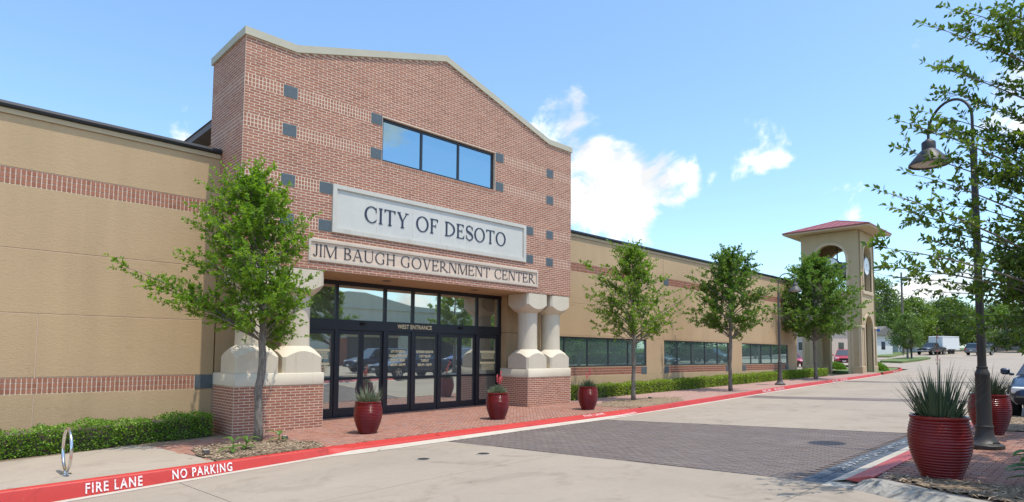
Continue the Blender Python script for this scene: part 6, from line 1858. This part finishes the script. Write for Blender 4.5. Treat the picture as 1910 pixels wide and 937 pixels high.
# grass island with its young tree, posts
drape([(77, 17.8), (83, 17.4), (91, 17.9), (94.5, 19.0), (91, 20.6), (84, 20.8), (78, 20.2)], .06, 'grass_island', 'lawn', None, .25)['kind'] = 'structure'
drape([(96, 23.5), (150, 30), (150, 60), (96, 60)], .0, 'lawn', 'lawn', None, .2)['kind'] = 'structure'
for x, y, lb in ((88.2, 19.3, 'dark post right of the young tree trunk'), (87.4, 19.2, 'dark post beside the young tree trunk'), (60.5, 16.9, 'short dark bollard left of the sign pole')):
    t = thing('bollard', (x, y, zw(x)), lb, 'post'); g = G(); g.tube([(x, y, zw(x) - .1), (x, y, zw(x) + 1.35)], .07, 10); g.obj('shaft', 'black_metal', t)
    g = G(); g.lathe([(.075, 1.30), (.085, 1.33), (.05, 1.40), (.001, 1.42)], 10, (x, y, zw(x))); g.obj('cap', 'black_metal', t)
x, y = 61.5, 16.35; t = thing('street_sign', (x, y, zw(x)), 'thin black pole with a small blue sign beyond the clock tower', 'sign')
g = G(); g.tube([(x, y, zw(x) - .1), (x, y, zw(x) + 3.3)], .055, 8); g.obj('pole', 'black_metal', t)
g = G(); g.box(x - .5, x + .5, y - .015, y + .015, zw(x) + 3.0, zw(x) + 3.28); g.box(x - .015, x + .015, y - .5, y + .5, zw(x) + 3.3, zw(x) + 3.55); g.obj('sign_plate', 'sign_blue', t)
sheet('verge', [40, 60, 90, 140], [-22.5, -18, -13], lambda x, y: zr(x, y) + .10, 'lawn')
hedge([(40, -12.4), (75, -12.6), (125, -12.5)], 1.6, 1.5, 'tall hedge along the parking lot verge mirrored in the ribbon windows', 47, 14000, 'leaf_hedge', .22, .14)
# utility poles and wires
poles = [((100.5, 27.0), 13.6), ((112, 25.6), 13.2), ((150, 20.5), 13.5), ((168, 5), 13.5)]
lab = ['wooden utility pole right of the clock tower', 'second wooden utility pole among the trees', 'wooden utility pole left of the near lamp post', 'wooden utility pole at the far right']
heads = []
for ((x, y), h), lb in zip(poles, lab):
    z = G0(x, y); t = thing('utility_pole', (x, y, z), lb, 'utility pole', 'wooden utility poles'); g = G(); g.tube([(x, y, z - .2), (x, y, z + h)], [.19, .13], 10); g.obj('shaft', 'wood_pole', t)
    g = G(); g.box(x - .06, x + .06, y - 1.2, y + 1.2, z + h - .9, z + h - .76); g.obj('crossarm', 'wood_pole', t); heads.append((x, y, z + h))
    g = G()
    for dy in (-1.1, -.5, .5, 1.1): g.lathe([(.03, 0), (.05, .05), (.02, .13)], 8, (x, y + dy, z + h - .76))
    g.obj('insulator', 'lamp_grey', t)
WA = ((125.1, 58.4, 18.6), (167.5, 16.5, 24.5)); WB = ((125.2, 58.5, 17.1), (167.7, 16.6, 21.6))
def wire(a, b_, sag, lb, r=.028):
    A, B = Vector(a), Vector(b_); P = []
    for i in range(17):
        f = i / 16; p = A.lerp(B, f); p.z -= sag * 4 * f * (1 - f); P.append(p)
    t = thing('power_line', a, lb, 'power line', 'power lines behind the clock tower'); g = G(); g.tube(P, r, 5); g.obj('cable', 'black_metal', t)
h0 = heads
for k, dz in enumerate((-.75, -3.4, -4.2, -5.2)):
    nm = ('topmost', 'second from top', 'third from top', 'lowest')[k]
    wire((h0[0][0], h0[0][1], h0[0][2] + dz), (h0[1][0], h0[1][1], h0[1][2] + dz), .3, nm + ' cable between the two left utility poles')
    wire((h0[1][0], h0[1][1], h0[1][2] + dz), (h0[2][0], h0[2][1], h0[2][2] + dz), .8, nm + ' cable running right among the trees'); wire((h0[2][0], h0[2][1], h0[2][2] + dz), (h0[3][0], h0[3][1], h0[3][2] + dz), .8, nm + ' cable at the far right among the trees')
wire((h0[0][0], h0[0][1], h0[0][2] - 5), (103, 23.5, G0(103, 23.5)), 0, 'yellow sleeved guy wire slanting down from the utility pole', .03)
wire(WA[0], WA[1], 0.6, 'high thin cable crossing the sky right of the clock tower', .02)
wire(WB[0], WB[1], 0.6, 'lower thin cable crossing the sky right of the clock tower', .02)
# low houses beyond
def house(x, y, w, d, h, rz, wall, label, roofm='roof_shingle', pitch=.35):
    z = G0(x, y); t = thing('house', (x, y, z), label, 'house', 'low houses beyond the car park', rz)
    g = G(); g.box(-w / 2, w / 2, -d / 2, d / 2, -.3, h); g.obj('wall', wall, t, False)
    g = G(); r_ = d / 2 + .5; g.prism([(-r_, h - .05), (r_, h - .05), (r_, h + .12), (0, h + .12 + r_ * pitch), (-r_, h + .12)], 'x', -w / 2 - .5, w / 2 + .5); g.obj('roof', roofm, t, False)
    for s in (-1, 1):
        for k in range(max(2, int(w / 4))):
            xx = -w / 2 + (k + .5) * w / max(2, int(w / 4)); g = G(); g.frame(xx - .7, xx + .7, 1.0, 2.3, .09, s * d / 2 - .03, s * d / 2 + .06); wf = g.obj('window', 'house_white', t, False)
            g = G(); g.box(xx - .62, xx + .62, s * d / 2 - .02, s * d / 2 + .02, 1.08, 2.22); link('pane', g.mesh('pane', 'win_dark'), wf, False)
            g = G(); g.box(s * w / 2 - .02 if s > 0 else -w / 2 - .02, w / 2 + .02 if s > 0 else -w / 2 + .02, -.6 + k * .1, .6 + k * .1, 1.0, 2.2) if k == 0 else None
            if k == 0: g.obj('window', 'win_dark', t, False)
    g = G(); g.box(-.5, .5, -d / 2 - .05, -d / 2 + .02, 0, 2.1); g.obj('door', 'wood_pole', t, False)
house(106, 29.5, 5.5, 6, 3.2, R(80), 'house_white', 'small white house glimpsed right of the clock tower')
house(101, 33.5, 9, 6, 2.6, R(75), 'house_grey', 'grey low outbuilding beside the white house')
house(92, 36.5, 18, 10, 4.4, R(75), 'house_pink', 'beige building with tiled roof seen between wing and tower')
house(140, 12.5, 12, 8, 3.0, R(80), 'house_grey', 'low grey house behind the far pickup truck')
house(128, 33, 12, 8, 3.2, R(70), 'house_white', 'pale house behind the dark tall tree')

# ---- shops across the road, seen in the glass
sh = thing('shop_row', (36, -24.5, zr(36, -20)), 'long stucco shop row across the road mirrored in the entrance glass', 'building')
SZ = zr(36, -20)
g = G(); g.box(-12, 84, -36, -24.8, -1, 6.9); g.prism([(22, 6.9), (46, 6.9), (46, 7.0), (40, 7.2), (34, 8.3), (32, 8.3), (26, 7.2), (22, 7.0)], 'y', -25.4, -24.8); g.obj('wall', 'stucco_grey', sh)
g = G(); g.box(-12.05, 84.05, -24.86, -24.66, 6.55, 6.67); g.obj('cornice', 'stucco_grey', sh)
for i, x in enumerate(np.arange(-8, 80, 8.0)):
    if i % 3 == 1: continue
    g = G(); g.box(x, x + 6.2, -24.83, -24.75, SZ + .3, SZ + 2.9); sf = g.obj('shopfront', 'store_dark', sh)
    g = G()
    for k in range(5): g.box(x + k * 1.53 - .03, x + k * 1.53 + .05, -24.76, -24.68, SZ + .3, SZ + 2.9)
    link('mullion', g.mesh('mullion', 'alu_black'), sf, False)
    g = G(); g.box(x - .3, x + 6.5, -24.8, -23.6, SZ + 3.2, SZ + 3.3); g.obj('awning', 'awning', sh)
for a in ((5.5, 8), (13.5, 16), (30, 32), (54, 56)):
    g = G(); g.box(a[0], a[1], -24.81, -24.7, -.5, 3.4); g.obj('brick_pier', 'brick_red', sh)
place_text('PIZZA', 'sign_white', sh, (51.2, -24.64, 3.6), (-1, 0, 0), (0, 0, 1), 3.0, .75, bold=.03)

SC.render.engine = 'CYCLES'
SC.cycles.max_bounces = 8
SC.cycles.transparent_max_bounces = 8
